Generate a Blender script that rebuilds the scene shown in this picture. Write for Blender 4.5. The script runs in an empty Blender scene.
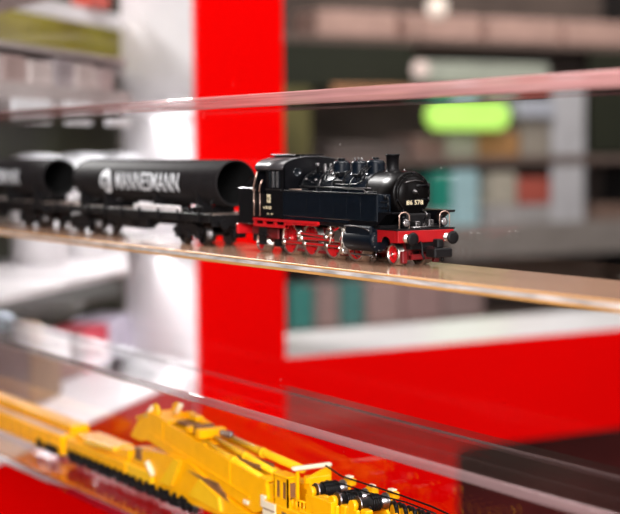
import bpy, math, random
from mathutils import Vector, Matrix
random.seed(7)
sc = bpy.context.scene
COL = sc.collection
MM = 0.001
PI = math.pi

# ------------------------------------------------------------------ materials
def new_mat(name):
    m = bpy.data.materials.new(name); m.use_nodes = True
    nt = m.node_tree; nt.nodes.clear()
    out = nt.nodes.new('ShaderNodeOutputMaterial')
    return m, nt, out

def mat(name, col, rough=0.5, metal=0.0, coat=0.0, var=0.08, scale=60.0, bump=0.0, emit=None, stretch=None, spec=0.5):
    m, nt, out = new_mat(name)
    b = nt.nodes.new('ShaderNodeBsdfPrincipled')
    b.inputs['Roughness'].default_value = rough
    b.inputs['Metallic'].default_value = metal
    b.inputs['Coat Weight'].default_value = coat
    b.inputs['Coat Roughness'].default_value = 0.08
    b.inputs['Specular IOR Level'].default_value = spec
    tc = nt.nodes.new('ShaderNodeTexCoord')
    src = tc.outputs['Object']
    if stretch:
        mp = nt.nodes.new('ShaderNodeMapping'); mp.inputs['Scale'].default_value = stretch
        nt.links.new(src, mp.inputs['Vector']); src = mp.outputs['Vector']
    n = nt.nodes.new('ShaderNodeTexNoise'); n.inputs['Scale'].default_value = scale
    n.inputs['Detail'].default_value = 4
    nt.links.new(src, n.inputs['Vector'])
    r = nt.nodes.new('ShaderNodeValToRGB')
    c = col[:3]
    r.color_ramp.elements[0].position = 0.3; r.color_ramp.elements[1].position = 0.7
    r.color_ramp.elements[0].color = (*[x*(1-var) for x in c], 1)
    r.color_ramp.elements[1].color = (*[min(1, x*(1+var)) for x in c], 1)
    nt.links.new(n.outputs['Fac'], r.inputs['Fac'])
    nt.links.new(r.outputs['Color'], b.inputs['Base Color'])
    if bump:
        bp = nt.nodes.new('ShaderNodeBump'); bp.inputs['Strength'].default_value = bump; bp.inputs['Distance'].default_value = 0.0005
        nt.links.new(n.outputs['Fac'], bp.inputs['Height']); nt.links.new(bp.outputs['Normal'], b.inputs['Normal'])
    if emit:
        b.inputs['Emission Color'].default_value = (*emit[0], 1); b.inputs['Emission Strength'].default_value = emit[1]
    nt.links.new(b.outputs[0], out.inputs[0])
    return m

def clear_mat(name, tint=(0.97, 0.97, 0.97), rough=0.02, ior=1.45, specks=False):
    """clear acrylic sheet: fresnel mirror over a see-through body"""
    m, nt, out = new_mat(name)
    tr = nt.nodes.new('ShaderNodeBsdfTransparent'); tr.inputs[0].default_value = (*tint, 1)
    gl = nt.nodes.new('ShaderNodeBsdfGlossy'); gl.inputs['Roughness'].default_value = rough
    gl.inputs[0].default_value = (0.95, 0.95, 0.95, 1)
    fr = nt.nodes.new('ShaderNodeFresnel')
    geo = nt.nodes.new('ShaderNodeNewGeometry'); mr = nt.nodes.new('ShaderNodeMapRange')   # same mirror strength on both faces of the sheet
    mr.inputs['To Min'].default_value = ior; mr.inputs['To Max'].default_value = 1/ior
    nt.links.new(geo.outputs['Backfacing'], mr.inputs['Value']); nt.links.new(mr.outputs[0], fr.inputs['IOR'])
    mx = nt.nodes.new('ShaderNodeMixShader')
    nt.links.new(fr.outputs[0], mx.inputs[0]); nt.links.new(tr.outputs[0], mx.inputs[1]); nt.links.new(gl.outputs[0], mx.inputs[2])
    last = mx
    if specks:
        tc = nt.nodes.new('ShaderNodeTexCoord')
        vo = nt.nodes.new('ShaderNodeTexVoronoi'); vo.inputs['Scale'].default_value = 75
        nt.links.new(tc.outputs['Object'], vo.inputs['Vector'])
        sep = nt.nodes.new('ShaderNodeSeparateColor'); nt.links.new(vo.outputs['Color'], sep.inputs[0])
        a = nt.nodes.new('ShaderNodeMath'); a.operation = 'MULTIPLY'; a.inputs[1].default_value = 0.035
        nt.links.new(sep.outputs[0], a.inputs[0])
        lt = nt.nodes.new('ShaderNodeMath'); lt.operation = 'LESS_THAN'
        nt.links.new(vo.outputs['Distance'], lt.inputs[0]); nt.links.new(a.outputs[0], lt.inputs[1])
        k = nt.nodes.new('ShaderNodeMath'); k.operation = 'MULTIPLY'; k.inputs[1].default_value = 0.45
        nt.links.new(lt.outputs[0], k.inputs[0])
        df = nt.nodes.new('ShaderNodeBsdfDiffuse'); df.inputs[0].default_value = (0.8, 0.75, 0.7, 1)
        m2 = nt.nodes.new('ShaderNodeMixShader')
        nt.links.new(k.outputs[0], m2.inputs[0]); nt.links.new(mx.outputs[0], m2.inputs[1]); nt.links.new(df.outputs[0], m2.inputs[2])
        last = m2
    nt.links.new(last.outputs[0], out.inputs[0])
    return m

def edge_mat(name, col, clear=0.35, rough=0.045):
    """polished cut edge of a sheet: part see-through, part tinted to stand in for light seen in it"""
    m, nt, out = new_mat(name)
    b = nt.nodes.new('ShaderNodeBsdfPrincipled'); b.inputs['Roughness'].default_value = rough
    tc = nt.nodes.new('ShaderNodeTexCoord')
    mp = nt.nodes.new('ShaderNodeMapping'); mp.inputs['Scale'].default_value = (6, 400, 400)
    nt.links.new(tc.outputs['Object'], mp.inputs['Vector'])
    n = nt.nodes.new('ShaderNodeTexNoise'); n.inputs['Scale'].default_value = 2.0; n.inputs['Detail'].default_value = 5
    nt.links.new(mp.outputs[0], n.inputs['Vector'])
    r = nt.nodes.new('ShaderNodeValToRGB')
    r.color_ramp.elements[0].position = 0.35; r.color_ramp.elements[1].position = 0.65
    r.color_ramp.elements[0].color = (*[x*0.75 for x in col], 1); r.color_ramp.elements[1].color = (*[min(1, x*1.2) for x in col], 1)
    nt.links.new(n.outputs['Fac'], r.inputs['Fac']); nt.links.new(r.outputs[0], b.inputs['Base Color'])
    tr = nt.nodes.new('ShaderNodeBsdfTransparent')
    mx = nt.nodes.new('ShaderNodeMixShader'); mx.inputs[0].default_value = clear
    nt.links.new(b.outputs[0], mx.inputs[1]); nt.links.new(tr.outputs[0], mx.inputs[2])
    nt.links.new(mx.outputs[0], out.inputs[0])
    return m

M = {}
M['black'] = mat('black_paint', (0.0022, 0.0022, 0.003), 0.28, var=0.3, scale=300, spec=0.28)
M['bluek'] = mat('blue_black_paint', (0.0022, 0.0042, 0.0075), 0.26, var=0.25, scale=300, spec=0.32)
M['matt'] = mat('matt_black', (0.0035, 0.003, 0.0035), 0.5, var=0.3, scale=300, spec=0.2)
M['smoke'] = mat('smokebox_paint', (0.0022, 0.0018, 0.0018), 0.32, var=0.3, scale=300, spec=0.12)
M['roof'] = mat('roof_grey', (0.035, 0.032, 0.034), 0.3, var=0.2, scale=200, spec=0.7)
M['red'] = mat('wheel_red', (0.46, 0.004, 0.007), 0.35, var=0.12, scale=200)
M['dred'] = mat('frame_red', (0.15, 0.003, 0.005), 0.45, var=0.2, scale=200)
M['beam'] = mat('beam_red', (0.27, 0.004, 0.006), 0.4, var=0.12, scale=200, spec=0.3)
M['cyl'] = mat('cylinder_paint', (0.0022, 0.0040, 0.0072), 0.42, var=0.25, scale=300, spec=0.14)
M['steel'] = mat('bright_steel', (0.72, 0.66, 0.60), 0.32, metal=1.0, var=0.12, scale=300)
M['dsteel'] = mat('dark_steel', (0.16, 0.15, 0.15), 0.35, metal=1.0, var=0.2, scale=300)
M['brass'] = mat('handrail_wire', (0.62, 0.42, 0.34), 0.3, metal=0.7, var=0.1, scale=300)
M['cream'] = mat('cream_print', (0.56, 0.47, 0.30), 0.5, var=0.1, scale=300)
M['white'] = mat('white_print', (0.85, 0.87, 0.90), 0.5, var=0.04, scale=300)
M['glassdark'] = mat('dark_window_glass', (0.01, 0.012, 0.015), 0.08, var=0.2, scale=200, spec=0.6)
M['lens'] = mat('lamp_lens', (0.22, 0.20, 0.20), 0.08, metal=0.6, var=0.1, scale=300)
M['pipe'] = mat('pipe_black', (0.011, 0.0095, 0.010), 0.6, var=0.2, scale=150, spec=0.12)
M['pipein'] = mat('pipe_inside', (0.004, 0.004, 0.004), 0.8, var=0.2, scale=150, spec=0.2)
M['deck'] = mat('wagon_deck', (0.33, 0.25, 0.21), 0.6, var=0.25, scale=20, stretch=(60, 4, 1))
M['crate'] = mat('pale_crate', (0.62, 0.57, 0.57), 0.5, var=0.1)
M['yel'] = mat('crane_yellow', (0.98, 0.425, 0.001), 0.36, var=0.06, scale=120, spec=0.25)
M['yel2'] = mat('crane_yellow_light', (0.98, 0.52, 0.01), 0.25, var=0.06, scale=120)
M['ivory'] = mat('ivory_plastic', (0.90, 0.76, 0.55), 0.35, var=0.08)
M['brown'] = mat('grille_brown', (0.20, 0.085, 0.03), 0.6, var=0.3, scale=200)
M['wall'] = mat('red_lacquer', (0.80, 0.0008, 0.0008), 0.6, var=0.02, scale=8, spec=0.0)
M['wwhite'] = mat('white_panel', (0.76, 0.74, 0.76), 0.5, var=0.06, scale=25)
M['sill'] = mat('white_sill', (0.74, 0.72, 0.72), 0.22, var=0.05, scale=20)
M['plinth'] = mat('dark_plinth', (0.075, 0.008, 0.008), 0.35, var=0.3, scale=8)  # reddish tint stands in for the red wall's reflection
M['floor'] = mat('shop_floor', (0.10, 0.065, 0.05), 0.35, var=0.25, scale=3)
M['shopwall'] = mat('shop_wall', (0.10, 0.075, 0.062), 0.8, var=0.25, scale=2)
M['olive'] = mat('olive_panel', (0.15, 0.135, 0.045), 0.7, var=0.45, scale=6)
M['gback'] = mat('gondola_back', (0.115, 0.085, 0.072), 0.8, var=0.3, scale=5)
M['rackshelf'] = mat('rack_shelf_white', (0.72, 0.69, 0.70), 0.4, var=0.08, scale=20)
M['rackgrey'] = mat('rack_shelf_grey', (0.42, 0.37, 0.36), 0.4, var=0.1, scale=20)
M['signlit'] = mat('lime_sign_lit', (0.45, 0.7, 0.2), 0.5, emit=((0.50, 0.95, 0.10), 0.75), var=0.1, scale=30)
M['dark'] = mat('dark_metal', (0.02, 0.018, 0.018), 0.5, var=0.2)
M['clear'] = clear_mat('clear_acrylic', ior=1.55)
M['pane'] = clear_mat('clear_acrylic_back', tint=(0.98, 0.98, 0.98), specks=True, ior=1.28)
M['edgepink'] = edge_mat('edge_pink', (0.50, 0.24, 0.23), 0.38)  # pink stands in for reddish light showing in the clear edge
M['edgegrey'] = edge_mat('edge_grey', (0.27, 0.17, 0.17), 0.42)
M['edgecrim'] = edge_mat('edge_crimson', (0.35, 0.015, 0.04), 0.15)  # crimson stands in for red seen through the clear edge
M['tan'] = mat('tan_shelf_face', (0.33, 0.19, 0.125), 0.16, var=0.6, scale=1.0, stretch=(4, 500, 1), spec=0.4)
M['edgetan'] = mat('tan_edge', (0.58, 0.29, 0.09), 0.45, var=0.15, scale=1.0, stretch=(30, 1, 900))
M['edgewhite'] = mat('white_edge', (0.52, 0.47, 0.45), 0.45, var=0.5, scale=1.0, stretch=(60, 1, 500))

def colmat(key, col, rough=0.5, var=0.12, scale=30):
    if key not in M: M[key] = mat(key, col, rough, var=var, scale=scale)
    return M[key]

# ------------------------------------------------------------------ mesh builder (millimetres)
class MB:
    def __init__(s): s.v = []; s.f = []; s.mi = []; s.sm = []; s.cur = 0
    def add(s, vs, fs, smooth=False):
        o = len(s.v); s.v += [tuple(x) for x in vs]
        for f in fs: s.f.append([i+o for i in f]); s.mi.append(s.cur); s.sm.append(smooth)
        return s
    def box(s, x0, x1, y0, y1, z0, z1, ch=0.0):
        if x0 > x1: x0, x1 = x1, x0
        if y0 > y1: y0, y1 = y1, y0
        if z0 > z1: z0, z1 = z1, z0
        if ch <= 0:
            vs = [(x, y, z) for x in (x0, x1) for y in (y0, y1) for z in (z0, z1)]
            return s.add(vs, [(0,1,3,2),(4,6,7,5),(0,4,5,1),(2,3,7,6),(0,2,6,4),(1,5,7,3)])
        c = min(ch, (x1-x0)*.45, (y1-y0)*.45, (z1-z0)*.45)
        vs = []; idx = {}
        X = (x0, x1); Y = (y0, y1); Z = (z0, z1)
        for i in (0,1):
            for j in (0,1):
                for k in (0,1):
                    dx, dy, dz = (c if i == 0 else -c), (c if j == 0 else -c), (c if k == 0 else -c)
                    for a in range(3):
                        p = [X[i], Y[j], Z[k]]
                        if a != 0: p[0] += dx
                        if a != 1: p[1] += dy
                        if a != 2: p[2] += dz
                        idx[(i,j,k,a)] = len(vs); vs.append(p)
        fs = []
        for i in (0,1):
            q = [idx[(i,j,k,0)] for j,k in ((0,0),(1,0),(1,1),(0,1))]; fs.append(q if i else q[::-1])
            q = [idx[(j,i,k,1)] for j,k in ((0,0),(1,0),(1,1),(0,1))]; fs.append(q[::-1] if i else q)
            q = [idx[(j,k,i,2)] for j,k in ((0,0),(1,0),(1,1),(0,1))]; fs.append(q if i else q[::-1])
        for a in (0,1):
            for b in (0,1):
                fs.append([idx[(0,a,b,1)], idx[(1,a,b,1)], idx[(1,a,b,2)], idx[(0,a,b,2)]])
                fs.append([idx[(a,0,b,0)], idx[(a,1,b,0)], idx[(a,1,b,2)], idx[(a,0,b,2)]])
                fs.append([idx[(a,b,0,0)], idx[(a,b,1,0)], idx[(a,b,1,1)], idx[(a,b,0,1)]])
                for d in (0,1): pass
        for i in (0,1):
            for j in (0,1):
                for k in (0,1): fs.append([idx[(i,j,k,0)], idx[(i,j,k,1)], idx[(i,j,k,2)]])
        return s.add(vs, fs)
    def lathe(s, p0, ax, prof, n=24, cap=True):
        """prof = [(distance along ax, radius)...] from point p0"""
        p0 = Vector(p0); a = Vector(ax).normalized()
        u = a.orthogonal().normalized(); w = a.cross(u)
        vs = []
        for t, r in prof:
            for i in range(n):
                q = 2*PI*i/n
                vs.append(p0 + a*t + (u*math.cos(q) + w*math.sin(q))*max(r, 1e-4))
        fs = []
        for k in range(len(prof)-1):
            for i in range(n):
                j = (i+1) % n
                fs.append((k*n+i, k*n+j, (k+1)*n+j, (k+1)*n+i))
        s.add(vs, fs, True)
        if cap:
            o = len(s.v) - len(vs)
            s.f.append([o+i for i in range(n)][::-1]); s.mi.append(s.cur); s.sm.append(False)
            s.f.append([o+(len(prof)-1)*n+i for i in range(n)]); s.mi.append(s.cur); s.sm.append(False)
        return s
    def cyl(s, p0, p1, r, n=20, r2=None):
        d = Vector(p1)-Vector(p0)
        return s.lathe(p0, d, [(0, r), (d.length, r if r2 is None else r2)], n)
    def tube(s, pts, r, n=8):
        pts = [Vector(p) for p in pts]
        rings = []; prev = None
        for i, p in enumerate(pts):
            d = (pts[min(i+1, len(pts)-1)] - pts[max(i-1, 0)]).normalized()
            if prev is None: u = d.orthogonal().normalized()
            else:
                u = prev - d*prev.dot(d)
                u = u.normalized() if u.length > 1e-6 else d.orthogonal().normalized()
            prev = u; w = d.cross(u)
            rings.append([p + (u*math.cos(2*PI*k/n) + w*math.sin(2*PI*k/n))*r for k in range(n)])
        vs = [q for g in rings for q in g]; fs = []
        for i in range(len(pts)-1):
            for k in range(n):
                j = (k+1) % n
                fs.append((i*n+k, i*n+j, (i+1)*n+j, (i+1)*n+k))
        fs.append(tuple(range(n))[::-1]); fs.append(tuple((len(pts)-1)*n+k for k in range(n)))
        return s.add(vs, fs, True)
    def ring(s, c, ax, R, r, n=32, m=8, a0=0, a1=2*PI):
        c = Vector(c); a = Vector(ax).normalized(); u = a.orthogonal().normalized(); w = a.cross(u)
        full = abs(a1-a0-2*PI) < 1e-6
        pts = [c + (u*math.cos(a0+(a1-a0)*i/n) + w*math.sin(a0+(a1-a0)*i/n))*R for i in range(n+1)]
        return s.tube(pts, r, m)
    def prism(s, poly, axis, t0, t1):
        """poly: 2D outline; axis 'y': (x,z) extruded in y, 'x': (y,z) in x, 'z': (x,y) in z"""
        def P(p, t):
            return {'y': (p[0], t, p[1]), 'x': (t, p[0], p[1]), 'z': (p[0], p[1], t)}[axis]
        n = len(poly)
        vs = [P(p, t0) for p in poly] + [P(p, t1) for p in poly]
        fs = [tuple(range(n)), tuple(range(n, 2*n))[::-1]]
        for i in range(n):
            j = (i+1) % n; fs.append((i, i+n, j+n, j))
        return s.add(vs, fs)
    def frame(s, outer, inner, axis, t0, t1):
        """a plate with a hole; outer and inner outlines have the same number of points"""
        def P(p, t):
            return {'y': (p[0], t, p[1]), 'x': (t, p[0], p[1]), 'z': (p[0], p[1], t)}[axis]
        n = len(outer)
        vs = [P(p, t0) for p in outer] + [P(p, t0) for p in inner] + [P(p, t1) for p in outer] + [P(p, t1) for p in inner]
        fs = []
        for i in range(n):
            j = (i+1) % n
            fs += [(i, j, n+j, n+i), (2*n+i, 3*n+i, 3*n+j, 2*n+j), (i, 2*n+i, 2*n+j, j), (n+i, n+j, 3*n+j, 3*n+i)]
        return s.add(vs, fs)
    def dome(s, c, r, h, n=16, m=5):
        return s.lathe(c, (0,0,1), [(h*math.sin(PI/2*i/m), r*math.cos(PI/2*i/m)) for i in range(m+1)], n)
    def build(s, name, mats, parent=None, base=None, bevel=0.0, **props):
        me = bpy.data.meshes.new(name)
        off = Vector((0,0,0))
        if parent is not None:
            q = parent
            while q is not None: off = off + q.location; q = q.parent
            loc = Vector((0,0,0))
        else:
            if base is None:
                xs = [v[0] for v in s.v]; ys = [v[1] for v in s.v]; zs = [v[2] for v in s.v]
                base = ((min(xs)+max(xs))/2, (min(ys)+max(ys))/2, min(zs))
            loc = Vector(base)*MM; off = loc
        me.from_pydata([tuple(Vector(v)*MM - off) for v in s.v], [], s.f)
        if not isinstance(mats, (list, tuple)): mats = [mats]
        for m in mats: me.materials.append(m)
        for p, i, sm in zip(me.polygons, s.mi, s.sm): p.material_index = i; p.use_smooth = sm
        import bmesh
        bm = bmesh.new(); bm.from_mesh(me); bmesh.ops.recalc_face_normals(bm, faces=bm.faces); bm.to_mesh(me); bm.free()
        me.update()
        o = bpy.data.objects.new(name, me); COL.objects.link(o)
        o.location = loc
        if parent is not None: o.parent = parent
        if bevel:
            b = o.modifiers.new('edge', 'BEVEL'); b.width = bevel*MM; b.segments = 2; b.limit_method = 'ANGLE'; b.angle_limit = 0.6
        for k, v in props.items(): o[k] = v
        return o

def build_each(mb, name, mats, parent=None, **kw):
    """one object per separate piece: connected faces, pieces whose boxes overlap kept together"""
    par = list(range(len(mb.v)))
    def find(i):
        while par[i] != i: par[i] = par[par[i]]; i = par[i]
        return i
    for f in mb.f:
        for i in f[1:]: par[find(i)] = find(f[0])
    groups = {}
    for k, f in enumerate(mb.f): groups.setdefault(find(f[0]), []).append(k)
    def bb(ks):
        P = [mb.v[i] for k in ks for i in mb.f[k]]
        return [min(p[a] for p in P) for a in range(3)], [max(p[a] for p in P) for a in range(3)]
    L = [(ks, bb(ks)) for ks in groups.values()]
    done = False
    while not done:
        done = True
        for i in range(len(L)):
            for j in range(i+1, len(L)):
                a, b = L[i][1], L[j][1]
                if all(a[0][q] <= b[1][q]+.02 and b[0][q] <= a[1][q]+.02 for q in range(3)):
                    ks = L[i][0] + L[j][0]; L[i] = (ks, bb(ks)); L.pop(j); done = False; break
            if not done: break
    out = []
    for ks, _ in L:
        q = MB(); ids = {}
        for k in ks:
            f2 = []
            for i in mb.f[k]:
                if i not in ids: ids[i] = len(q.v); q.v.append(mb.v[i])
                f2.append(ids[i])
            q.f.append(f2); q.mi.append(mb.mi[k]); q.sm.append(mb.sm[k])
        out.append(q.build(name, mats, parent, **kw))
    return out

def thing(name, label, cat, loc, group=None):
    o = bpy.data.objects.new(name, None); COL.objects.link(o)
    o.location = Vector(loc)*MM; o.empty_display_size = 0.01
    o['label'] = label; o['category'] = cat
    if group: o['group'] = group
    return o
def tag(o, label, cat, group=None):
    o['label'] = label; o['category'] = cat
    if group: o['group'] = group
    return o
def struct(o): o['kind'] = 'structure'; return o

def copy_thing(root, dx_mm, label):
    r = root.copy(); COL.objects.link(r)
    r.location = root.location + Vector((dx_mm*MM, 0, 0)); r['label'] = label
    for ch in list(root.children):
        c = ch.copy(); COL.objects.link(c); c.parent = r
        for g in list(ch.children):
            d = g.copy(); COL.objects.link(d); d.parent = c
    return r

def text_mb(s, size, depth=0.12, bold=0.0, spacing=1.0):
    """letter shapes as (verts, faces) in a local plane: x right, y up, centred"""
    cu = bpy.data.curves.new('lettering', 'FONT'); cu.body = s; cu.size = size
    cu.align_x = 'CENTER'; cu.align_y = 'CENTER'; cu.extrude = depth/2; cu.offset = bold
    cu.space_character = spacing; cu.resolution_u = 3
    ob = bpy.data.objects.new('lettering', cu); COL.objects.link(ob)
    dg = bpy.context.evaluated_depsgraph_get()
    me = bpy.data.meshes.new_from_object(ob.evaluated_get(dg))
    vs = [tuple(v.co) for v in me.vertices]; fs = [tuple(p.vertices) for p in me.polygons]
    bpy.data.objects.remove(ob); bpy.data.curves.remove(cu); bpy.data.meshes.remove(me)
    return vs, fs

# ================================================================== LOCOMOTIVE (front buffers at x=0, near side is -y, rail top z=0)
loco = thing('steam_locomotive', 'black model tank steam locomotive with red wheels and number 86 578 on its front', 'model locomotive', (-75, 0, 0))

m = MB()
m.box(-148, -12, -6.2, -4.6, 4.6, 14); m.box(-148, -12, 4.6, 6.2, 4.6, 14)
for x in (-140, -118, -99, -79, -60, -36, -18): m.box(x-1.5, x+1.5, -5, 5, 6, 13)
m.box(-125, -45, -4.5, 4.5, 9, 13.5)
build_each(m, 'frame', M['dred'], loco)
m = MB(); m.box(-112, -58, -8.6, -6.3, 2.0, 3.2); m.box(-112, -58, 6.3, 8.6, 2.0, 3.2)
for x in (-60, -79.5, -99): m.box(x-1, x+1, -6.3, 6.3, 2, 4)
build_each(m, 'brake_rigging', M['dred'], loco)

def wheel(name, x, side, R, nsp, weight, parent, hubr=1.9):
    """red spoked wheel on the side (-1 near, 1 far) with a bright steel tyre"""
    yo = side*9.0; yi = side*6.4
    m = MB()
    c0 = (x, yi, R)
    # rim
    m.lathe((x, yi, R), (0, side, 0), [(0.3, R-1.9), (2.2, R-1.9), (2.2, R-0.75), (0.3, R-0.75), (0.3, R-1.9)], 36, cap=False)
    m.lathe((x, yi, R), (0, side, 0), [(0.2, hubr), (2.6, hubr), (2.9, hubr*.6), (2.9, 0.01)], 18)
    for k in range(nsp):
        a = 2*PI*k/nsp + 0.2
        ca, sa = math.cos(a), math.sin(a)
        w1, w2 = 0.62, 0.42
        r1, r2 = hubr*.8, R-1.5
        vs = []
        for y in (yi+side*0.6, yi+side*2.0):
            for r, w in ((r1, w1), (r2, w2)):
                for q in (-1, 1):
                    vs.append((x + ca*r - sa*w*q, y, R + sa*r + ca*w*q))
        m.add(vs, [(0,1,3,2),(4,6,7,5),(0,4,5,1),(2,3,7,6),(0,2,6,4),(1,5,7,3)])
    if weight is not None:
        a0 = weight; pts = []
        for i in range(13):
            a = a0 - 0.75 + 1.5*i/12; pts.append((x + math.cos(a)*(R-1.2), R + math.sin(a)*(R-1.2)))
        c1, c2 = a0+0.5, a0-0.5
        pts.append((x+math.cos(c1)*(R*.42), R+math.sin(c1)*(R*.42))); pts.append((x+math.cos(c2)*(R*.42), R+math.sin(c2)*(R*.42)))
        m.prism(pts, 'y', yi+side*0.5, yi+side*2.3)
    wo = m.build(name, M['red'], parent)
    t = MB()
    t.lathe((x, yi, R), (0, side, 0), [(-1.9, R-0.8), (-1.9, R+0.7), (-1.0, R+0.75), (-0.5, R+.05), (2.5, R-0.1), (2.8, R-0.3), (2.8, R-1.0), (0, R-1.0), (-1.9, R-0.8)], 44, cap=False)
    t.build('steel_tyre', M['steel'], wo, label='bright steel tyre')
    b = MB(); b.lathe((x, yi+side*2.6, R), (0, side, 0), [(0, 0.75), (0.5, 0.7), (0.7, 0.3)], 12)
    b.build('axle_cap', M['steel'], wo, label='bright steel axle end')
    return wo
AX = [-50.2, -69.7, -89.2, -108.7]
for i, x in enumerate(AX):
    for sd in (-1, 1):
        wheel('driving_wheel', x, sd, 8.0, 13, -1.9 if i else -1.75, loco)
for x in (-20.2, -137.5):
    for sd in (-1, 1):
        wheel('carrying_wheel', x, sd, 4.9, 9, None, loco, 1.5)
m = MB()
for x in AX: m.cyl((x, -6, 8), (x, 6, 8), 1.4)
for x in (-20.2, -137.5): m.cyl((x, -6, 4.9), (x, 6, 4.9), 1.1)
build_each(m, 'axle', M['dsteel'], loco)
# front truck frame
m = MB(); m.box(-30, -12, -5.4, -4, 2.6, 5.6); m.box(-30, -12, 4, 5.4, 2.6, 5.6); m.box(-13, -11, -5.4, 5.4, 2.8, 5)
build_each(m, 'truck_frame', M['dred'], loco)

# boiler
m = MB(); m.lathe((-102, 0, 31), (1, 0, 0), [(0, 9.3), (66, 9.3)], 48)
m.build('boiler', M['bluek'], loco)
m = MB()
for x in (-98, -84, -71, -56, -42): m.lathe((x, 0, 31), (1,0,0), [(0, 9.32), (0, 9.52), (1.1, 9.52), (1.1, 9.32)], 48, cap=False)
build_each(m, 'boiler_band', M['black'], loco)
# smokebox
m = MB(); m.lathe((-40, 0, 31.0), (1, 0, 0), [(0, 10.1), (20.3, 10.1), (21.2, 9.8), (21.6, 9.2), (21.6, 0.1)], 56)
for k in range(28):
    a = 2*PI*k/28
    m.lathe((-18.45, math.cos(a)*9.4, 31.0+math.sin(a)*9.4), (1,0,0), [(0, 0.27), (0.25, 0.2), (0.3, 0.02)], 6)
m.build('smokebox', M['smoke'], loco)
m = MB(); R = 8.5
m.lathe((-18.4, 0, 31.0), (1,0,0), [(0, R), (0.6, R), (0.9, R-.3), (0.7, R-.9), (1.0, R-1.2), (1.7, 4.4), (2.05, 1.6), (2.1, 0.02)], 56)
door = m.build('smokebox_door', M['smoke'], loco)
m = MB()
for z in (34.6, 28.4): 
    m.tube([(-17.2, 7.6, z), (-16.9, 5.0, z), (-16.6, 1.0, z)], 0.4, 8)
    m.cyl((-17.3, 7.9, z-1), (-17.3, 7.9, z+1), .55, 10)
build_each(m, 'hinge_strap', M['black'], door)
m = MB(); m.lathe((-16.4, 0, 31.9), (1,0,0), [(0, 1.1), (0.6, 1.0), (0.8, .5), (1.8, .45), (1.9, .05)], 14)
m.tube([(-15.2, -1.6, 32.6), (-15.2, 0, 31.9), (-15.2, 1.3, 30.9)], 0.22, 6)
m.build('door_handle', M['dsteel'], door)
m = MB()
for k in range(10):
    a = 2*PI*k/10 + .3
    m.box(-18.2, -17.3, math.cos(a)*8.8-.35, math.cos(a)*8.8+.35, 31.0+math.sin(a)*8.8-.5, 31.0+math.sin(a)*8.8+.5, .1)
m.build('door_clamps', M['black'], loco)
m = MB(); m.tube([(-17.3, -5.2, 35.6), (-16.2, -4.2, 36.3), (-15.8, 0, 37.0), (-16.2, 4.2, 36.3), (-17.3, 5.2, 35.6)], .22, 6)
m.build('door_handrail', M['dsteel'], door)
m = MB(); m.box(-16.85, -16.35, -4.6, 4.6, 25.9, 28.5, .1)
plate = m.build('number_plate', M['matt'], door)
vs, fs = text_mb('86 578', 2.75, 0.1, 0.03, 1.1)
m = MB(); m.add([(-16.25+z, x, 27.2+y) for x, y, z in vs], fs)
for y in (-4.2, 4.2): m.box(-16.4, -16.22, y-.12, y+.12, 26.3, 28.1)
m.build('number_lettering', M['cream'], plate, label='cream number 86 578')

# chimney
m = MB(); m.lathe((-33.4, 0, 39.6), (0,0,1), [(0, 4.4), (.6, 3.6), (1.6, 2.95), (2.6, 2.75), (8.0, 2.85), (8.05, 3.15), (8.8, 3.15), (8.8, 2.3), (4, 2.2)], 28)
m.build('chimney', M['matt'], loco)
m = MB()
m.lathe((-28.0, 2.5, 38.5), (0,0,1), [(0, 1.0), (2.2, .9), (2.6, .5), (3.4, .3)], 12)
m.lathe((-26.5, -3.2, 39), (0,0,1), [(0, 0.7), (1.4, .7), (1.7, .1)], 10)
build_each(m, 'smokebox_fitting', M['dsteel'], loco)
# domes
def dome(x, r, zt, name, mm, square=False):
    m = MB()
    m.lathe((x, 0, 38.6), (0,0,1), [(0, r+1.4), (.8, r+.4), (1.4, r), (zt-40.6, r), (zt-39.6, r*.85), (zt-39.0, r*.55), (zt-38.6, .05)], 26)
    return m.build(name, mm, loco)
d = dome(-47.0, 4.3, 46.4, 'sand_dome', M['bluek'])
m = MB(); m.cyl((-47, 0, 46.2), (-47, 0, 46.9), 1.6, 14); m.tube([(-47, -4.0, 43), (-47, -7.0, 40.5), (-47, -8.6, 36.5)], .35); m.tube([(-45, -4.0, 43), (-44.4, -7.0, 40.5), (-44, -8.6, 36.5)], .35)
m.tube([(-49, -4.0, 43), (-49.6, -7.0, 40.5), (-50, -8.7, 36.5)], .35)
build_each(m, 'sand_pipe', M['black'], d)
d = dome(-60.6, 3.9, 46.0, 'steam_dome', M['bluek'])
m = MB(); 
for dx, dy in ((-1.6, -1.4), (1.6, -1.4), (0, 1.4)): m.lathe((-60.6+dx, dy, 45), (0,0,1), [(0, .6), (1.4, .6), (1.8, .3)], 8)
build_each(m, 'dome_bolt', M['dsteel'], d)
d = dome(-75.8, 4.2, 45.9, 'sand_dome', M['bluek'])
m = MB(); m.tube([(-76, -4.0, 43), (-76, -7.0, 40.5), (-76, -8.7, 36.5)], .35); m.tube([(-78, -4, 43), (-78.5, -7.0, 40.5), (-79, -8.7, 36.5)], .35); m.cyl((-75.8, 0, 45.7), (-75.8, 0, 46.5), 1.8, 14)
build_each(m, 'sand_pipe', M['black'], d)
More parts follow.
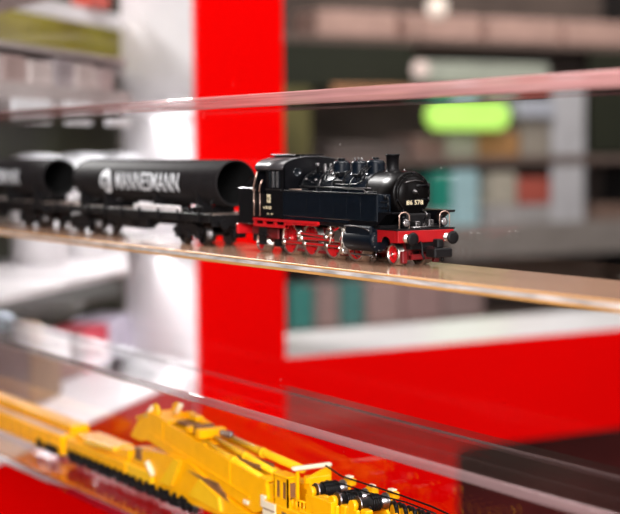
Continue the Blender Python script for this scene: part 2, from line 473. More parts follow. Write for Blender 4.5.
# safety valves, whistle, turret, air pump pieces
m = MB()
for y in (-1.6, 1.6): m.lathe((-88, y, 39), (0,0,1), [(0, 1.1), (2, 1.1), (2.2, .7), (4.6, .7), (5, .2)], 12)
m.lathe((-92, -3.2, 38.5), (0,0,1), [(0, .6), (3.5, .6), (3.6, .95), (5.6, .95), (5.8, .3)], 12)
build_each(m, 'safety_valve', M['dsteel'], loco)
m = MB(); m.lathe((-97, -4.6, 38.2), (1, 0, 0), [(0, 1.2), (5, 1.2)], 14); m.lathe((-66.5, -3.6, 39.8), (1,0,0), [(0, .9), (2.4, .9)], 10)
m.lathe((-54.0, -3.8, 39.8), (1,0,0), [(0, .8), (2.0, .8)], 10); m.box(-56, -50, -7, -4, 38.2, 39.4, .2); m.box(-70, -66, -7.4, -3.6, 38, 40, .2)
build_each(m, 'turret_fitting', M['black'], loco)
m = MB()
m.dome((-86, -8.0, 36), .9, 1.0); m.dome((-95, -8.0, 36.2), .9, 1.0); m.dome((-71, -6.2, 38.2), .7, .9); m.dome((-55, -6.2, 38.2), .7, .9)
build_each(m, 'washout_plug', M['lens'], loco)
m = MB()
m.tube([(-98, -9.9, 33.2), (-84, -9.9, 33.2), (-84, -9.9, 33.2), (-60, -9.9, 33.2), (-36, -9.9, 33.2)], .35)
m.tube([(-79, -9.3, 36.6), (-80, -9.9, 34.4), (-80, -10.0, 33), (-42, -10.2, 32.6), (-38, -10.4, 31)], .38)
m.tube([(-66, -9.7, 34.8), (-58, -9.7, 34.6), (-48, -9.7, 35.0), (-44, -9.5, 36.5)], .3)
for x in (-94, -80, -66, -52, -39): m.cyl((x, -8.6, 33.2), (x, -10.2, 33.2), .35, 8)
build_each(m, 'handrail', M['dsteel'], loco)
m = MB(); m.box(-68, -60, -9.9, -6.6, 34.6, 36.6, .3); m.tube([(-62, -8, 36), (-61, -7.4, 39), (-60, -5, 41)], .35)
m.build('feed_pump', M['matt'], loco)

# side tanks
def tank(sd):
    m = MB()
    y0, y1 = sd*9.6, sd*17
    xf = -20.5 if sd < 0 else -38.0
    m.box(-102, xf, y0, y1, 19.0, 31.0, .35)
    # lower front extension over the cylinder
    m.box(-102, -44, sd*9, sd*16.6, 17.6, 19.0)
    o = m.build('side_tank', M['bluek'], loco)
    r = MB()
    for x in (-22.0, -33.5, -45, -56.5, -68, -79.5, -91):
        if x > xf: continue
        for k in range(13):
            z = 19.8 + k*0.86
            r.lathe((x, sd*16.98, z), (0, sd, 0), [(0, .17), (.12, .12), (.16, .02)], 5)
    for k in range(72 if sd < 0 else 56):
        for z in (19.6, 30.5): r.lathe((-101 + k*1.12, sd*16.98, z), (0, sd, 0), [(0, .14), (.11, .09), (.14, .02)], 5)
    r.build('rivets', M['bluek'], o)
    e = MB(); e.box(-102, xf+.2, sd*16.6, sd*17.2, 31.0, 31.5, .1); e.build('tank_rim', M['dsteel'] if False else M['black'], o)
    l = MB(); l.lathe((xf-10, sd*13, 31.0), (0,0,1), [(0, 2.4), (.9, 2.4), (1.2, 1.6)], 16); l.box(-96, -88, sd*11, sd*14.5, 31, 32.2, .2)
    build_each(l, 'filler_lid', M['black'], o)
    g = MB(); g.tube([(-97, sd*16.2, 31.9), (-86, sd*16.2, 31.9)], .28); build_each(g, 'tank_handrail', M['brass'], o)
    return o
tank(-1); tank(1)
# ladder / lubricator details on the front of the near tank
m = MB()
for z in (22.5, 25, 27.5): m.box(-20.5, -19.2, -15.4, -11.4, z, z+.5)
m.cyl((-19.6, -13.2, 28.8), (-19.6, -13.2, 30.6), .8, 10); m.cyl((-19.6, -11.8, 23), (-19.6, -11.8, 30), .3, 8)
build_each(m, 'tank_step', M['black'], loco)

# cab
H0, H1 = 18.0, 41.8
m = MB()
def rect(a, b, c, d): return [(a, c), (b, c), (b, d), (a, d)]
for sd in (-1, 1):
    y0, y1 = (sd*16.2, sd*17.0)
    m.box(-102, -101, min(y0,y1), max(y0,y1), 31, H1)
    m.frame(rect(-118, -102, 31, H1), rect(-115.6, -104.4, 32.4, 40.4), 'y', y0, y1)
    m.box(-118, -102, min(y0,y1), max(y0,y1), H0, 31)
    m.prism([(-131, H0), (-126.4, H0), (-126.4, H1), (-127, H1), (-131, 31)], 'y', min(y0,y1), max(y0,y1))
    m.box(-126.4, -118, min(y0,y1), max(y0,y1), H0, 29)     # door leaf
    m.box(-127.6, -118, min(y0,y1), max(y0,y1), 40.2, H1)
# curved front and rear end walls
def arc_poly(zb, zt_edge, half, crown, n=16):
    pts = [(-half, zb), (half, zb), (half, zt_edge)]
    for i in range(1, n):
        a = PI*i/n
        pts.append((half*math.cos(a), zt_edge + crown*math.sin(a)**.8))
    pts.append((-half, zt_edge)); return pts
m.prism(arc_poly(18, 41.6, 16.8, 5.6), 'x', -102, -101)
m.prism(arc_poly(18, 41.6, 16.8, 5.6), 'x', -127.2, -126.4)
m.box(-131, -101, -16, 16, 17.4, 18.2)
cab = m.build('cab', M['black'], loco)
m = MB()
for sd in (-1, 1):
    m.box(-115.4, -104.6, sd*16.4, sd*16.6, 32.6, 40.2)
build_each(m, 'cab_window_pane', M['glassdark'], cab, label='dark glazed cab side window')
m = MB()
for sd in (-1, 1):
    m.box(-112.2, -111.6, sd*16.6, sd*17.25, 32.4, 40.4); m.box(-108.2, -107.6, sd*16.6, sd*17.25, 32.4, 40.4); m.box(-118, -103.5, sd*16.9, sd*17.5, 31.2, 31.8)
build_each(m, 'window_bar', M['dsteel'], cab)
for y in (-9.5, 9.5):
    m = MB(); m.lathe((-101, y, 39.8), (1,0,0), [(0, 2.1), (.4, 2.1), (.4, 1.7), (.15, 1.6), (.15, .02)], 20)
    m.build('cab_spectacle', M['glassdark'], cab)
# curved roof sheet
m = MB(); n = 28; prof_o = []; prof_i = []
for i in range(n+1):
    a = PI*i/n
    prof_o.append((17.6*math.cos(a), 41.2 + 6.3*math.sin(a)**.8)); prof_i.append((17.0*math.cos(a), 40.9 + 5.9*math.sin(a)**.8))
vs = [(x, y, z) for x in (-128.0, -101.4) for pr in (prof_o, prof_i) for y, z in pr]
N = n+1; fs = []
for i in range(n):
    fs += [(i, i+1, 2*N+i+1, 2*N+i), (N+i, 3*N+i, 3*N+i+1, N+i+1), (i, N+i, N+i+1, i+1), (2*N+i, 2*N+i+1, 3*N+i+1, 3*N+i)]
fs += [(0, 2*N, 3*N, N), (n, N+n, 3*N+n, 2*N+n)]
m.add(vs, fs, True)
roof = m.build('cab_roof', M['roof'], loco, label='dark grey curved cab roof')
m = MB(); m.box(-127, -106.5, -7, 7, 46.2, 47.6, .3); m.box(-128.5, -104.5, -8.2, 8.2, 47.6, 48.3, .2)
m.build('roof_vent', M['black'], roof)
m = MB()
m.tube([(-125.6, -17.5, 40.0), (-127.2, -18.0, 36), (-129.2, -18.0, 31)], .38); m.cyl((-129.2, -17, 31), (-129.2, -18.2, 31), .5, 8)
m.tube([(-121.0, -17.4, 36.0), (-122.3, -18.0, 33.5), (-123.2, -17.8, 30.4)], .34)
m.tube([(-129.4, -17.4, 30.4), (-129.6, -17.4, 18.4)], .22); m.tube([(-123.4, -17.4, 30), (-123.6, -17.4, 18.4)], .22)
m.tube([(-125.6, 17.5, 40.0), (-127.2, 18.0, 36), (-129.2, 18.0, 31)], .38)
build_each(m, 'cab_handrail', M['brass'], cab, label='pinkish wire cab handrail')
# cab plates and lettering
m = MB(); m.box(-117.0, -113.6, -17.25, -16.9, 25.0, 29.0, .3)
pl = m.build('emblem_plate', M['cream'], cab, label='cream railway emblem plate')
vs, fs = text_mb('DB', 1.9, .08); m = MB(); m.add([(-115.3+x, -17.3-z, 27.0+y) for x, y, z in vs], fs); m.build('emblem_lettering', M['matt'], pl)
vs, fs = text_mb('86 578', 2.0, .1, .05); m = MB(); m.add([(-115.6+x, -17.15-z, 22.6+y) for x, y, z in vs], fs)
m.box(-120.6, -119.4, -17.2, -16.9, 22.2, 23.0); m.build('cab_number', M['cream'], cab, label='cream cab number')
m = MB(); m.box(-116.8, -115.2, -17.2, -16.9, 19.4, 20.0); m.box(-113.2, -111.4, -17.2, -16.9, 19.4, 20.0); build_each(m, 'data_lettering', M['cream'], cab, label='small cream data lines')
# bunker
m = MB(); m.box(-150, -131.2, -15, 15, 13.8, 32, .4); m.prism([(-148, 32), (-132, 32), (-132, 36), (-143, 36)], 'y', -12.5, 12.5)
m.box(-150.3, -149.8, -11, 11, 19, 30)
m.build('coal_bunker', M['black'], loco)
# red running board under cab and tank
m = MB()
m.box(-131, -70, -17.3, -15.9, 16.2, 17.4); m.box(-131, -100, -17.0, -15.2, 13.2, 14.6)
for x in (-130.2, -121, -110.5, -100.8): m.box(x-.8, x+.8, -16.8, -15.6, 13.4, 17)
m.prism([(-101, 14.6), (-101, 16.2), (-70, 16.2), (-72, 15.2), (-90, 15.2)], 'y', -16.6, -15.4)
m.box(-131, -70, 15.9, 17.3, 16.2, 17.4); m.box(-131, -100, 15.2, 17.0, 13.2, 14.6)
build_each(m, 'running_board', M['red'], loco, label='red running board edge')
m = MB(); m.box(-132, -20, -15.6, 15.6, 15.9, 17.6); m.build('running_plate', M['matt'], loco)
# cab steps, ash pan, rear truck bits
m = MB()
m.box(-127, -120, -16.2, -15.6, 5, 13.5); m.box(-127.5, -119.5, -17.2, -15.0, 4.6, 5.2); m.box(-127.5, -119.5, -17.2, -15, 9, 9.6)
m.box(-126, -122, -8, -6.4, 3, 12); m.box(-146, -142, -9, -6, 5, 11)
build_each(m, 'cab_step', M['matt'], loco)
m = MB(); m.box(-134, -118, -10.4, -9.2, 7, 12.4, .4); m.box(-146, -133, -9.6, -8.6, 8.5, 12.4, .4)
build_each(m, 'rear_spring', M['dred'], loco)
# rear beam
m = MB(); m.box(-152.5, -150.5, -15.0, 15.0, 8.6, 13.6, .3)
rb = m.build('buffer_beam', M['red'], loco)
for y in (-9.8, 9.8):
    b = MB(); b.lathe((-152.5, y, 11.2), (-1,0,0), [(0, 1.6), (3.2, 1.5), (3.4, 1.0), (5, 1.0), (5.0, 2.9), (5.8, 2.8)], 22); b.build('buffer', M['matt'], rb)
# front beam
m = MB(); m.box(-9.4, -7.2, -15.0, 14.4, 10.4, 15.6, .25)
fb = m.build('buffer_beam', M['beam'], loco)
for y in (-10.8, 10.2):
    b = MB(); b.cur = 0
    b.lathe((-7.2, y, 12.3), (1,0,0), [(0, 1.9), (.5, 1.9), (.6, 1.35), (2.2, 1.35)], 20)
    b.cur = 1
    b.lathe((-5.4, y, 12.3), (1,0,0), [(0, .9), (2.4, .9), (2.5, 2.7), (3.2, 2.9), (3.6, 2.7), (3.75, 1.6), (3.75, .02)], 28)
    b.build('buffer', [M['steel'], M['matt']], fb, label='silver shank buffer with black head')
# red side gussets with the arched cut
for sd in (-1, 1):
    pts = [(-23, 10.2), (-23, 15.6), (-9.4, 15.6), (-9.4, 10.4), (-12.5, 10.4)]
    for i in range(9):
        a = PI*i/8
        pts.append((-16.9 + 3.9*math.cos(a), 10.4 + 2.6*math.sin(a)))
    m = MB(); m.prism(pts, 'y', sd*14.4, sd*15.2)
    m.build('frame_gusset', M['beam'], loco)
m = MB(); m.ring((-16.9, -14.9, 10.4), (0,1,0), 3.6, .5, 20, 8); m.build('gusset_arch', M['red'], loco) if False else None
# front platform and its sloping wing plates
m = MB(); m.box(-24, -7.6, -15.2, 15.2, 15.6, 16.4, .1); m.box(-18, -10, -8.5, 8.5, 16.4, 17.2, .2); m.box(-20, -13, -6.5, 6.5, 17.2, 22.6, .5)
m.build('front_platform', M['matt'], loco)
for sd in (-1, 1):
    m = MB(); 
    m.prism([(-44, 22.8), (-9.6, 23.6), (-9.6, 22.9), (-13.5, 22.6), (-22, 17.2), (-44, 17.2)], 'y', sd*16.6, sd*9.8)
    m.build('wing_plate', M['black'], loco)
m = MB(); m.box(-44, -9.4, 9.6, 16.8, 23.5, 23.9, .1); m.box(-44, -22, -16.8, -9.6, 22.7, 23.2, .1); build_each(m, 'wing_edge', M['black'], loco)
# headlamps with handrail hoops
for sd in (-1, 1):
    y = sd*10.0
    m = MB(); m.lathe((-12.2, y, 18.9), (1,0,0), [(0, 1.5), (1, 1.9), (3.6, 2.0), (4.0, 1.8)], 24); m.box(-11.5, -9.5, y-.7, y+.7, 16, 17.6); m.cyl((-10.6, y, 20.6), (-10.6, y, 21.8), .6, 10)
    lamp = m.build('headlamp', M['black'], loco)
    l = MB(); l.lathe((-8.25, y, 18.9), (1,0,0), [(0, 1.7), (.3, 1.5), (.55, .9), (.65, .02)], 24); l.build('lamp_lens', M['lens'], lamp, label='round glass lamp lens')
    h = MB(); yy = sd*10.6
    pts = [(-9.0, yy-2.6, 16)] + [(-9.0, yy-2.6*math.cos(PI*i/10), 21.6+1.9*math.sin(PI*i/10)) for i in range(11)] + [(-9.0, yy+2.6, 16)]
    h.tube(pts, .24, 8); h.build('front_handrail', M['brass'], loco, label='wire hoop handrail over the lamp')
m = MB(); m.tube([(-8.6, -7, 16.9), (-8.6, 7, 16.9)], .4); m.box(-13, -9, -4.5, -2, 17, 19.5, .3); m.box(-13, -9, 2.4, 5.2, 17, 20, .3); m.cyl((-10, 0, 17.5), (-8.6, 0, 17.5), 1.1, 12)
m.tube([(-12, 2, 20), (-9.5, 1.8, 22.5), (-12, 1.4, 24)], .4)
build_each(m, 'front_pipework', M['dsteel'], loco)
# coupler and air hoses
m = MB(); m.box(-8, 2, -2.2, 2.2, 6.6, 8.8, .3); m.box(-2, 5.2, -4.6, 4.6, 4.4, 8.4, .5); m.box(-1, 3, -1.6, 1.6, 8.4, 12.2, .4)
m.tube([(-7.2, -3.6, 10.6), (-5.4, -3.8, 9), (-5.4, -3.8, 5.6), (-4.0, -3.8, 3.6)], .5)
m.tube([(-7.2, 5.6, 10.6), (-5.4, 5.8, 9), (-5.4, 5.8, 5), (-4.0, 6.0, 3.0)], .5)
m.cyl((2.6, 1, 2.6), (2.6, 1, 4.6), .7, 10)
build_each(m, 'coupler', M['matt'], loco)
m = MB(); m.box(-12, -7.8, -8, 8, 7.4, 10.4, .3); m.build('coupler_mount', M['matt'], loco)
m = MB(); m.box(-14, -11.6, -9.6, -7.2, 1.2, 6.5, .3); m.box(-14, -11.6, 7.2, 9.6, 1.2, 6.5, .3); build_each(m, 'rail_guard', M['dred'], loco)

# cylinders and motion, both sides
for sd in (-1, 1):
    y = sd*13.2
    m = MB()
    m.lathe((-47, y, 10.6), (1,0,0), [(0, 3.2), (0.01, 4.9), (1.2, 5.0), (21.8, 5.0), (23, 4.7), (23.6, 3.6), (24.0, 1.2)], 32)
    m.box(-46, -25, sd*9, sd*17.4, 10.4, 17.2, .8)
    m.lathe((-47.6, y, 15.6), (1,0,0), [(0, 1.6), (.1, 2.4), (24.4, 2.4), (24.8, 1.2)], 20)
    cy = m.build('cylinder', M['cyl'], loco, label='blue black steam cylinder block')
    e = MB()
    for k in range(10):
        a = 2*PI*k/10; e.lathe((-23.4, y+4.2*math.cos(a), 10.6+4.2*math.sin(a)), (1,0,0), [(0, .35), (.6, .3), (.7, .05)], 6)
    e.tube([(-46, sd*17.6, 16.6), (-38, sd*17.8, 16.9), (-30, sd*17.6, 16.2), (-26, sd*17.4, 15.0)], .28)
    e.build('cylinder_bolts', M['dsteel'], cy)
    dr = MB(); dr.tube([(-45, y, 5.6), (-45, y-sd*.5, 3.2), (-42, y, 2.6)], .35); dr.tube([(-27, y, 5.6), (-27, y, 3.4), (-30, y, 2.8)], .35); dr.tube([(-44, y+sd*2, 4.2), (-27, y+sd*2, 4.0)], .45)
    build_each(dr, 'drain_cock', M['dsteel'], cy)
    s_ = MB(); s_.box(-63, -47, y-.9, y+.9, 12.9, 13.6); s_.cyl((-58, y, 10.6), (-46.5, y, 10.6), .65, 10); s_.box(-60, -54.5, y-1.3, y+1.3, 8.6, 13.0, .3)
    build_each(s_, 'crosshead', M['steel'], loco)
    # yoke (dense bright brackets behind the cylinder)
    k_ = MB(); k_.box(-54, -51.6, y-1.2, y+1.4, 3.4, 17.0, .3)
    k_.box(-56, -49.5, y-1.5, y+1.5, 15.2, 16.6, .3); k_.lathe((-52.8, y+sd*1.2, 5.0), (0, sd, 0), [(0, 1.8), (.8, 1.7), (1.1, .9)], 14); k_.lathe((-52.4, y+sd*1.2, 8.8), (0, sd, 0), [(0, 1.3), (.9, 1.2)], 12)
    k_.lathe((-53, y+sd*1.2, 12.2), (0, sd, 0), [(0, 1.1), (.9, 1.0)], 12)
    k_.tube([(-52.4, y+sd*1.8, 16.4), (-51.2, y+sd*2.2, 12), (-51.8, y+sd*2.2, 8), (-53.6, y+sd*2, 3.6)], .5)
    build_each(k_, 'motion_bracket', M['steel'], loco)
    yc = sd*10.2; ym = sd*11.6
    # rods: bright edge web with red fluting
    def rod(name, x0, z0, x1, z1, yy, w, lab):
        d = Vector((x1-x0, 0, z1-z0)); L = d.length; d.normalize(); nrm = Vector((-d.z, 0, d.x))
        a, b = Vector((x0, 0, z0)), Vector((x1, 0, z1))
        q = MB(); pts = [a - nrm*w, b - nrm*w, b + nrm*w, a + nrm*w]
        q.prism([(p.x, p.z) for p in pts], 'y', yy-.45, yy+.45)
        for c in (a, b): q.lathe((c.x, yy-.8*sd, c.z), (0, sd, 0), [(0, w*1.9), (1.5, w*1.9), (1.8, w), (2.2, w*.8)], 16)
        ro = q.build(name, M['steel'], loco)
        f = MB(); a2, b2 = a + d*w*2.4, b - d*w*2.4; w2 = w*.62
        pts = [a2 - nrm*w2, b2 - nrm*w2, b2 + nrm*w2, a2 + nrm*w2]
        f.prism([(p.x, p.z) for p in pts], 'y', yy+sd*.3, yy+sd*.62)
        f.build('rod_flute', M['red'], ro, label=lab)
        return ro
    cz = 8.0 - 0.6
    rod('coupling_rod', AX[0]-3.6, 6.2, AX[1]-3.6, 6.2, yc, .8, 'red painted rod flute')
    rod('coupling_rod', AX[1]-3.6, 6.2, AX[2]-3.6, 6.2, yc, .8, 'red painted rod flute')
    rod('coupling_rod', AX[2]-3.6, 6.2, AX[3]-3.6, 6.2, yc, .8, 'red painted rod flute')
    rod('connecting_rod', -56.5, 9.2, AX[2]-4.6, 8.8, ym, .95, 'red painted rod flute')
    g = MB()
    g.lathe((AX[2]-4.6, sd*9, 8.8), (0, sd, 0), [(0, 1.5), (2.6, 1.5), (3.8, 1.1)], 14)
    g.lathe((AX[2]-4.0, ym, 11.8), (0, sd, 0), [(0, 1.2), (1.4, 1.2)], 12); g.tube([(AX[2]-4.6, ym+sd*.8, 8.8), (AX[2]-4.0, ym+sd*.8, 11.8)], .8)
    build_each(g, 'crank_pin', M['steel'], loco)
    rod('eccentric_rod', AX[2]-4.0, 11.2, -68.5, 10.4, ym+sd*1.4, .6, 'red painted rod flute')
    # expansion link and radius rod
    v = MB()
    pts = [(-67.5+1.6*math.cos(a), 0, 12.2+5.0*math.sin(a)) for a in [(-1.2+2.4*i/10) for i in range(11)]]
    v.tube([(p[0], ym+sd*.9, p[2]) for p in pts], .6); v.lathe((-66.6, ym, 12.0), (0, sd, 0), [(0, 1.5), (2.2, 1.5), (2.6, .8)], 14)
    v.tube([(-66.0, ym+sd*1.2, 17), (-66.0, ym+sd*1.2, 21)], .3); v.lathe((-68.6, ym, 10.4), (0, sd, 0), [(0, 1.2), (2.6, 1.1)], 12)
    build_each(v, 'expansion_link', M['steel'], loco)
    rod('radius_rod', -64.8, 12.4, -53.6, 16.6, ym+sd*1.2, .7, 'red painted rod flute')
    rod('combination_lever', -53, 15.2, -55.4, 6.0, ym+sd*2.3, .5, 'red painted rod flute')

# ================================================================== PIPE WAGONS
def pipe_wagon():
    """flat wagon from x=-176 back to -398"""
    w = thing('flat_wagon', 'black flat wagon with tan deck coupled right behind the locomotive', 'model wagon', (-288, 0, 0), 'flat wagons of the model train')
    X0, X1 = -402.0, -181.0
    m = MB(); m.box(X0, X1, -14.4, 14.4, 15.8, 16.8, .2); m.build('deck', M['deck'], w, label='tan plank wagon deck')
    m = MB()
    for y in (-15.2, 14.0): m.box(X0, X1, y, y+1.2, 12.6, 17.2, .2)
    for x in (X0, -350, -320, -288, -256, -226, X1): m.box(x-1, x+1, -14, 14, 12.8, 15.6)
    for k in range(9):
        x = X0 + 12 + k*(X1-X0-24)/8
        m.box(x-.6, x+.6, -16.2, -15.2, 12.6, 19.0); m.box(x-.6, x+.6, 15.2, 16.2, 12.6, 19.0)
    build_each(m, 'sole_bar', M['matt'], w)
    m = MB(); m.prism([(-330, 12.8), (-246, 12.8), (-258, 7.6), (-318, 7.6)], 'y', -11, -10); m.prism([(-330, 12.8), (-246, 12.8), (-258, 7.6), (-318, 7.6)], 'y', 10, 11)
    m.cyl((-300, -8, 9), (-276, -8, 9), 3.2, 16); m.box(-270, -262, -13, -8, 6.5, 12.5, .3)
    build_each(m, 'truss_frame', M['matt'], w)
    for cx in (-361.0, -213.0):
        b = MB()
        for y in (-12.4, 10.8):
            b.prism([(cx-17, 6.2), (cx-17, 8.6), (cx-8, 11.4), (cx+8, 11.4), (cx+17, 8.6), (cx+17, 6.2), (cx+8, 5.0), (cx-8, 5.0)], 'y', y, y+1.6)
            for dx in (-11.5, 11.5): b.box(cx+dx-2.4, cx+dx+2.4, y-.7, y+2.3, 3.4, 8.6, .4)
            b.box(cx-3, cx+3, y-.6, y+2.2, 3.2, 7.6, .4)
        b.box(cx-3, cx+3, -11, 11, 9, 12.8)
        bo = b.build('bogie', M['matt'], w)
        for dx in (-11.5, 11.5):
            q = MB()
            for s in (-1, 1): q.lathe((cx+dx, s*6.6, 5.5), (0, s, 0), [(-.8, 6.1), (0, 6.1), (.2, 5.5), (2.6, 5.4), (2.6, 4.4), (1.6, 4.2), (1.6, .02)], 28)
            q.cyl((cx+dx, -8, 5.5), (cx+dx, 8, 5.5), 1.0, 10)
            q.build('wheelset', M['dsteel'], bo)
    for x, s in ((X1, 1), (X0, -1)):
        m = MB(); m.box(x, x+s*1.6, -14.5, 14.5, 10.6, 16.8, .2)
        bb = m.build('buffer_beam', M['matt'], w)
        for y in (-9.8, 9.8):
            q = MB(); q.lathe((x+s*1.6, y, 12.2), (s,0,0), [(0, 1.5), (3, 1.4), (3.1, .9), (4.4, .9), (4.4, 2.7), (5.1, 2.6)], 18); q.build('buffer', M['matt'], bb)
    m = MB()
    for x in (X1+3, X0-3): m.box(x-5, x+5, -2, 2, 5.6, 8, .3); m.box(x-2, x+2, -3.4, 3.4, 4.6, 8.6, .3)
    build_each(m, 'coupler', M['matt'], w)
    for x in (-362, -326, -256, -204):
        m = MB(); pts = [(-11, 16.8), (11, 16.8), (11, 24)]
        for i in range(13):
            a = -0.35 - (PI-0.7)*i/12
            pts.append((12.45*math.cos(a), 33.1+12.45*math.sin(a)))
        pts.append((-11, 24)); m.prism(pts, 'x', x-1.6, x+1.6); m.build('saddle', M['matt'], w)
    m = MB(); m.tube([(-187, -11, 17), (-187, -11, 24), (-187, -6, 26)], .4); m.tube([(-187, 11, 17), (-187, 11, 24), (-187, 6, 26)], .4)
    m.tube([(-190, -14.6, 17), (-190, -14.6, 21), (-198, -14.6, 21), (-198, -14.6, 17)], .35)
    build_each(m, 'handrail', M['matt'], w)
    return w
def steel_pipe():
    p = thing('steel_pipe', 'big black steel pipe lettered MANNESMANN in full on the wagon behind the locomotive', 'model pipe', (-290, 0, 20.7), 'pipes loaded on the flat wagons')
    R, c = 12.3, 33.1
    x0, x1 = -371.0, -179.5
    m = MB(); m.lathe((x0, 0, c), (1,0,0), [(0, R), (x1-x0-.4, R), (x1-x0, R-.2), (x1-x0, R-.7), (x1-x0-.3, R-.9)], 64, cap=False)
    m.lathe((x0, 0, c), (1,0,0), [(.3, R-.9), (0, R-.2), (0, R)], 64, cap=False)
    m.build('pipe_shell', M['pipe'], p)
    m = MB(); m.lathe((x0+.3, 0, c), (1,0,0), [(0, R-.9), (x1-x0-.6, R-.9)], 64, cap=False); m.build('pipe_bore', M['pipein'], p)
    def wrap(vs, fs, xc, zc, name):
        import bmesh
        bm = bmesh.new(); bv = [bm.verts.new(v) for v in vs]
        for f in fs:
            try: bm.faces.new([bv[i] for i in f])
            except ValueError: pass
        for k in range(-14, 15):
            bmesh.ops.bisect_plane(bm, geom=bm.verts[:]+bm.edges[:]+bm.faces[:], plane_co=(0, k*.6, 0), plane_no=(0, 1, 0))
        bm.verts.index_update(); vs = [tuple(v.co) for v in bm.verts]; fs = [tuple(v.index for v in f.verts) for f in bm.faces]; bm.free()
        o = MB(); out = []
        for x, y, z in vs:
            a = (zc + y - c)/R; rr = R + .06 + max(z, 0)
            out.append((xc + x, -rr*math.cos(a), c + rr*math.sin(a)))
        o.add(out, fs); return o
    vs, fs = text_mb('MANNESMANN', 15, .06, .07, 1.08)
    xs = [v[0] for v in vs]; k = 83.0/(max(xs)-min(xs)); vs = [((v[0]-(max(xs)+min(xs))/2)*k, v[1], v[2]) for v in vs]
    wrap(vs, fs, -265.3, 32.4, '').build('lettering', M['white'], p, label='white word MANNESMANN')
    # round emblem: white disc with a double bar
    vs = []; fs = []
    def oval(cx, cz, a, b, n=28, z=.06):
        o = len(vs); ns = 8
        for j in range(ns+1):
            t = -1 + 2*j/ns; hw = a*math.sqrt(max(0, 1-t*t)) if abs(t) < 1 else 0.02
            vs.extend([(cx-hw, cz+b*t, z), (cx+hw, cz+b*t, z)])
        for j in range(ns): fs.append((o+2*j, o+2*j+1, o+2*j+3, o+2*j+2))
    oval(0, 0, 8.4, 7.8)
    wrap(vs, fs, -321, 32.3, '').build('emblem', M['white'], p, label='white round emblem')
    vs, fs = text_mb('m', 13.5, .05, .35); vs = [(v[0]*.95, v[1], v[2]+.09) for v in vs]
    wrap(vs, fs, -322, 32.2, '').build('emblem_mark', M['pipe'], p)
    return p
wag = pipe_wagon(); pip = steel_pipe()
copy_thing(wag, -236, 'black flat wagon farther back, cut off by the photo edge')
copy_thing(pip, -243, 'rear black steel pipe cut off by the photo edge, only last letters showing')
m = MB(); m.box(-278, -222, -14.0, -11.4, 16.85, 20.3, .3)
for x in (-264, -250, -236): m.box(x-.4, x+.4, -14.2, -11.2, 16.85, 20.5)
tag(m.build('crate', M['crate']), 'long pale grey crate lying on the wagon deck under the pipe', 'crate')
m = MB(); m.box(-216, -208, -14, -11, 16.85, 19, .2); m.box(-206, -203, -13.6, -11.5, 16.85, 20.4, .3); m.cyl((-212, -14.2, 19.0), (-212, -10.8, 19.0), 1.3, 12)
tag(m.build('tool_chest', M['matt']), 'small black chest beside the pale crate on the wagon deck', 'chest')

# ================================================================== DISPLAY RACK OF ACRYLIC PLATES
YF, YB = -37.0, 17.0
def plate(name, z0, z1, mats, lab, x0=-640, x1=330, grp='acrylic shelves of the display rack'):
    """sheet with rounded long edges; mats = [faces, front edge]"""
    m = MB(); r = (z1-z0)/2; zc = (z0+z1)/2
    for y, s, mi in ((YF, -1, 1), (YB, 1, 0)): pass
    prof = []
    rb = min(1.1, r)
    for i in range(7):   # top front round
        a = PI/2*i/6; prof.append((YF+rb-rb*math.sin(a), z1-rb+rb*math.cos(a)))
    for i in range(7):
        a = PI/2*i/6; prof.append((YF+rb-rb*math.cos(a), z0+rb-rb*math.sin(a)))
    n = len(prof)
    prof += [(YB, z0), (YB, z1)]
    N = len(prof)
    vs = [(x, y, z) for x in (x0, x1) for y, z in prof]
    m.cur = 1
    m.add(vs, [(i, i+1, N+i+1, N+i) for i in range(n-1)], True)
    m.cur = 0; o = 0
    def fa(q): m.f.append(list(q)); m.mi.append(0); m.sm.append(False)
    fa((n-1, n, N+n, N+n-1)); fa((n+1, 0, N, N+n+1)); fa((n, n+1, N+n+1, N+n))
    m.cur = 1; m.box(x0, x1, YB, YB+.05, z0, z0+1.3); m.cur = 0
    m.f.append(list(range(N))); m.mi.append(1); m.sm.append(False)
    m.f.append(list(range(N, 2*N))); m.mi.append(1); m.sm.append(False)
    o = m.build(name, mats)
    return tag(o, lab, 'shelf', grp)
plate('acrylic_shelf', 70.4, 76.6, [M['clear'], M['edgepink']], 'clear acrylic shelf with pink front edge above the black train')
plate('acrylic_shelf', -76.6, -72.2, [M['clear'], M['edgegrey']], 'clear acrylic shelf with greyish edge just over the yellow crane')
plate('acrylic_shelf', -155.2, -149.2, [M['clear'], M['edgecrim']], 'lowest acrylic shelf with dark crimson edge carrying the yellow crane')
# the train shelf: tan faced board; white edge strip paints refracted light
m = MB()
m.cur = 0; m.box(-640, 330, YF+.6, YB, -4.0, -0.05)
m.cur = 1; m.box(-640, 330, YF, YF+.6, -1.05, -0.1, .2)
m.cur = 2; m.box(-640, 330, YF+.05, YF+.6, -2.7, -1.05)
m.cur = 1; m.box(-640, 330, YF+.1, YF+.6, -4.1, -2.7, .2)
tag(m.build('train_shelf', [M['tan'], M['edgetan'], M['edgewhite']]), 'tan shelf with white striped edge on which the black train stands', 'shelf')
m = MB(); m.box(-640, 330, YB+.1, YB+2.1, -160, 300)
tag(m.build('acrylic_back_pane', M['pane']), 'clear acrylic pane standing behind the train and the crane', 'pane')

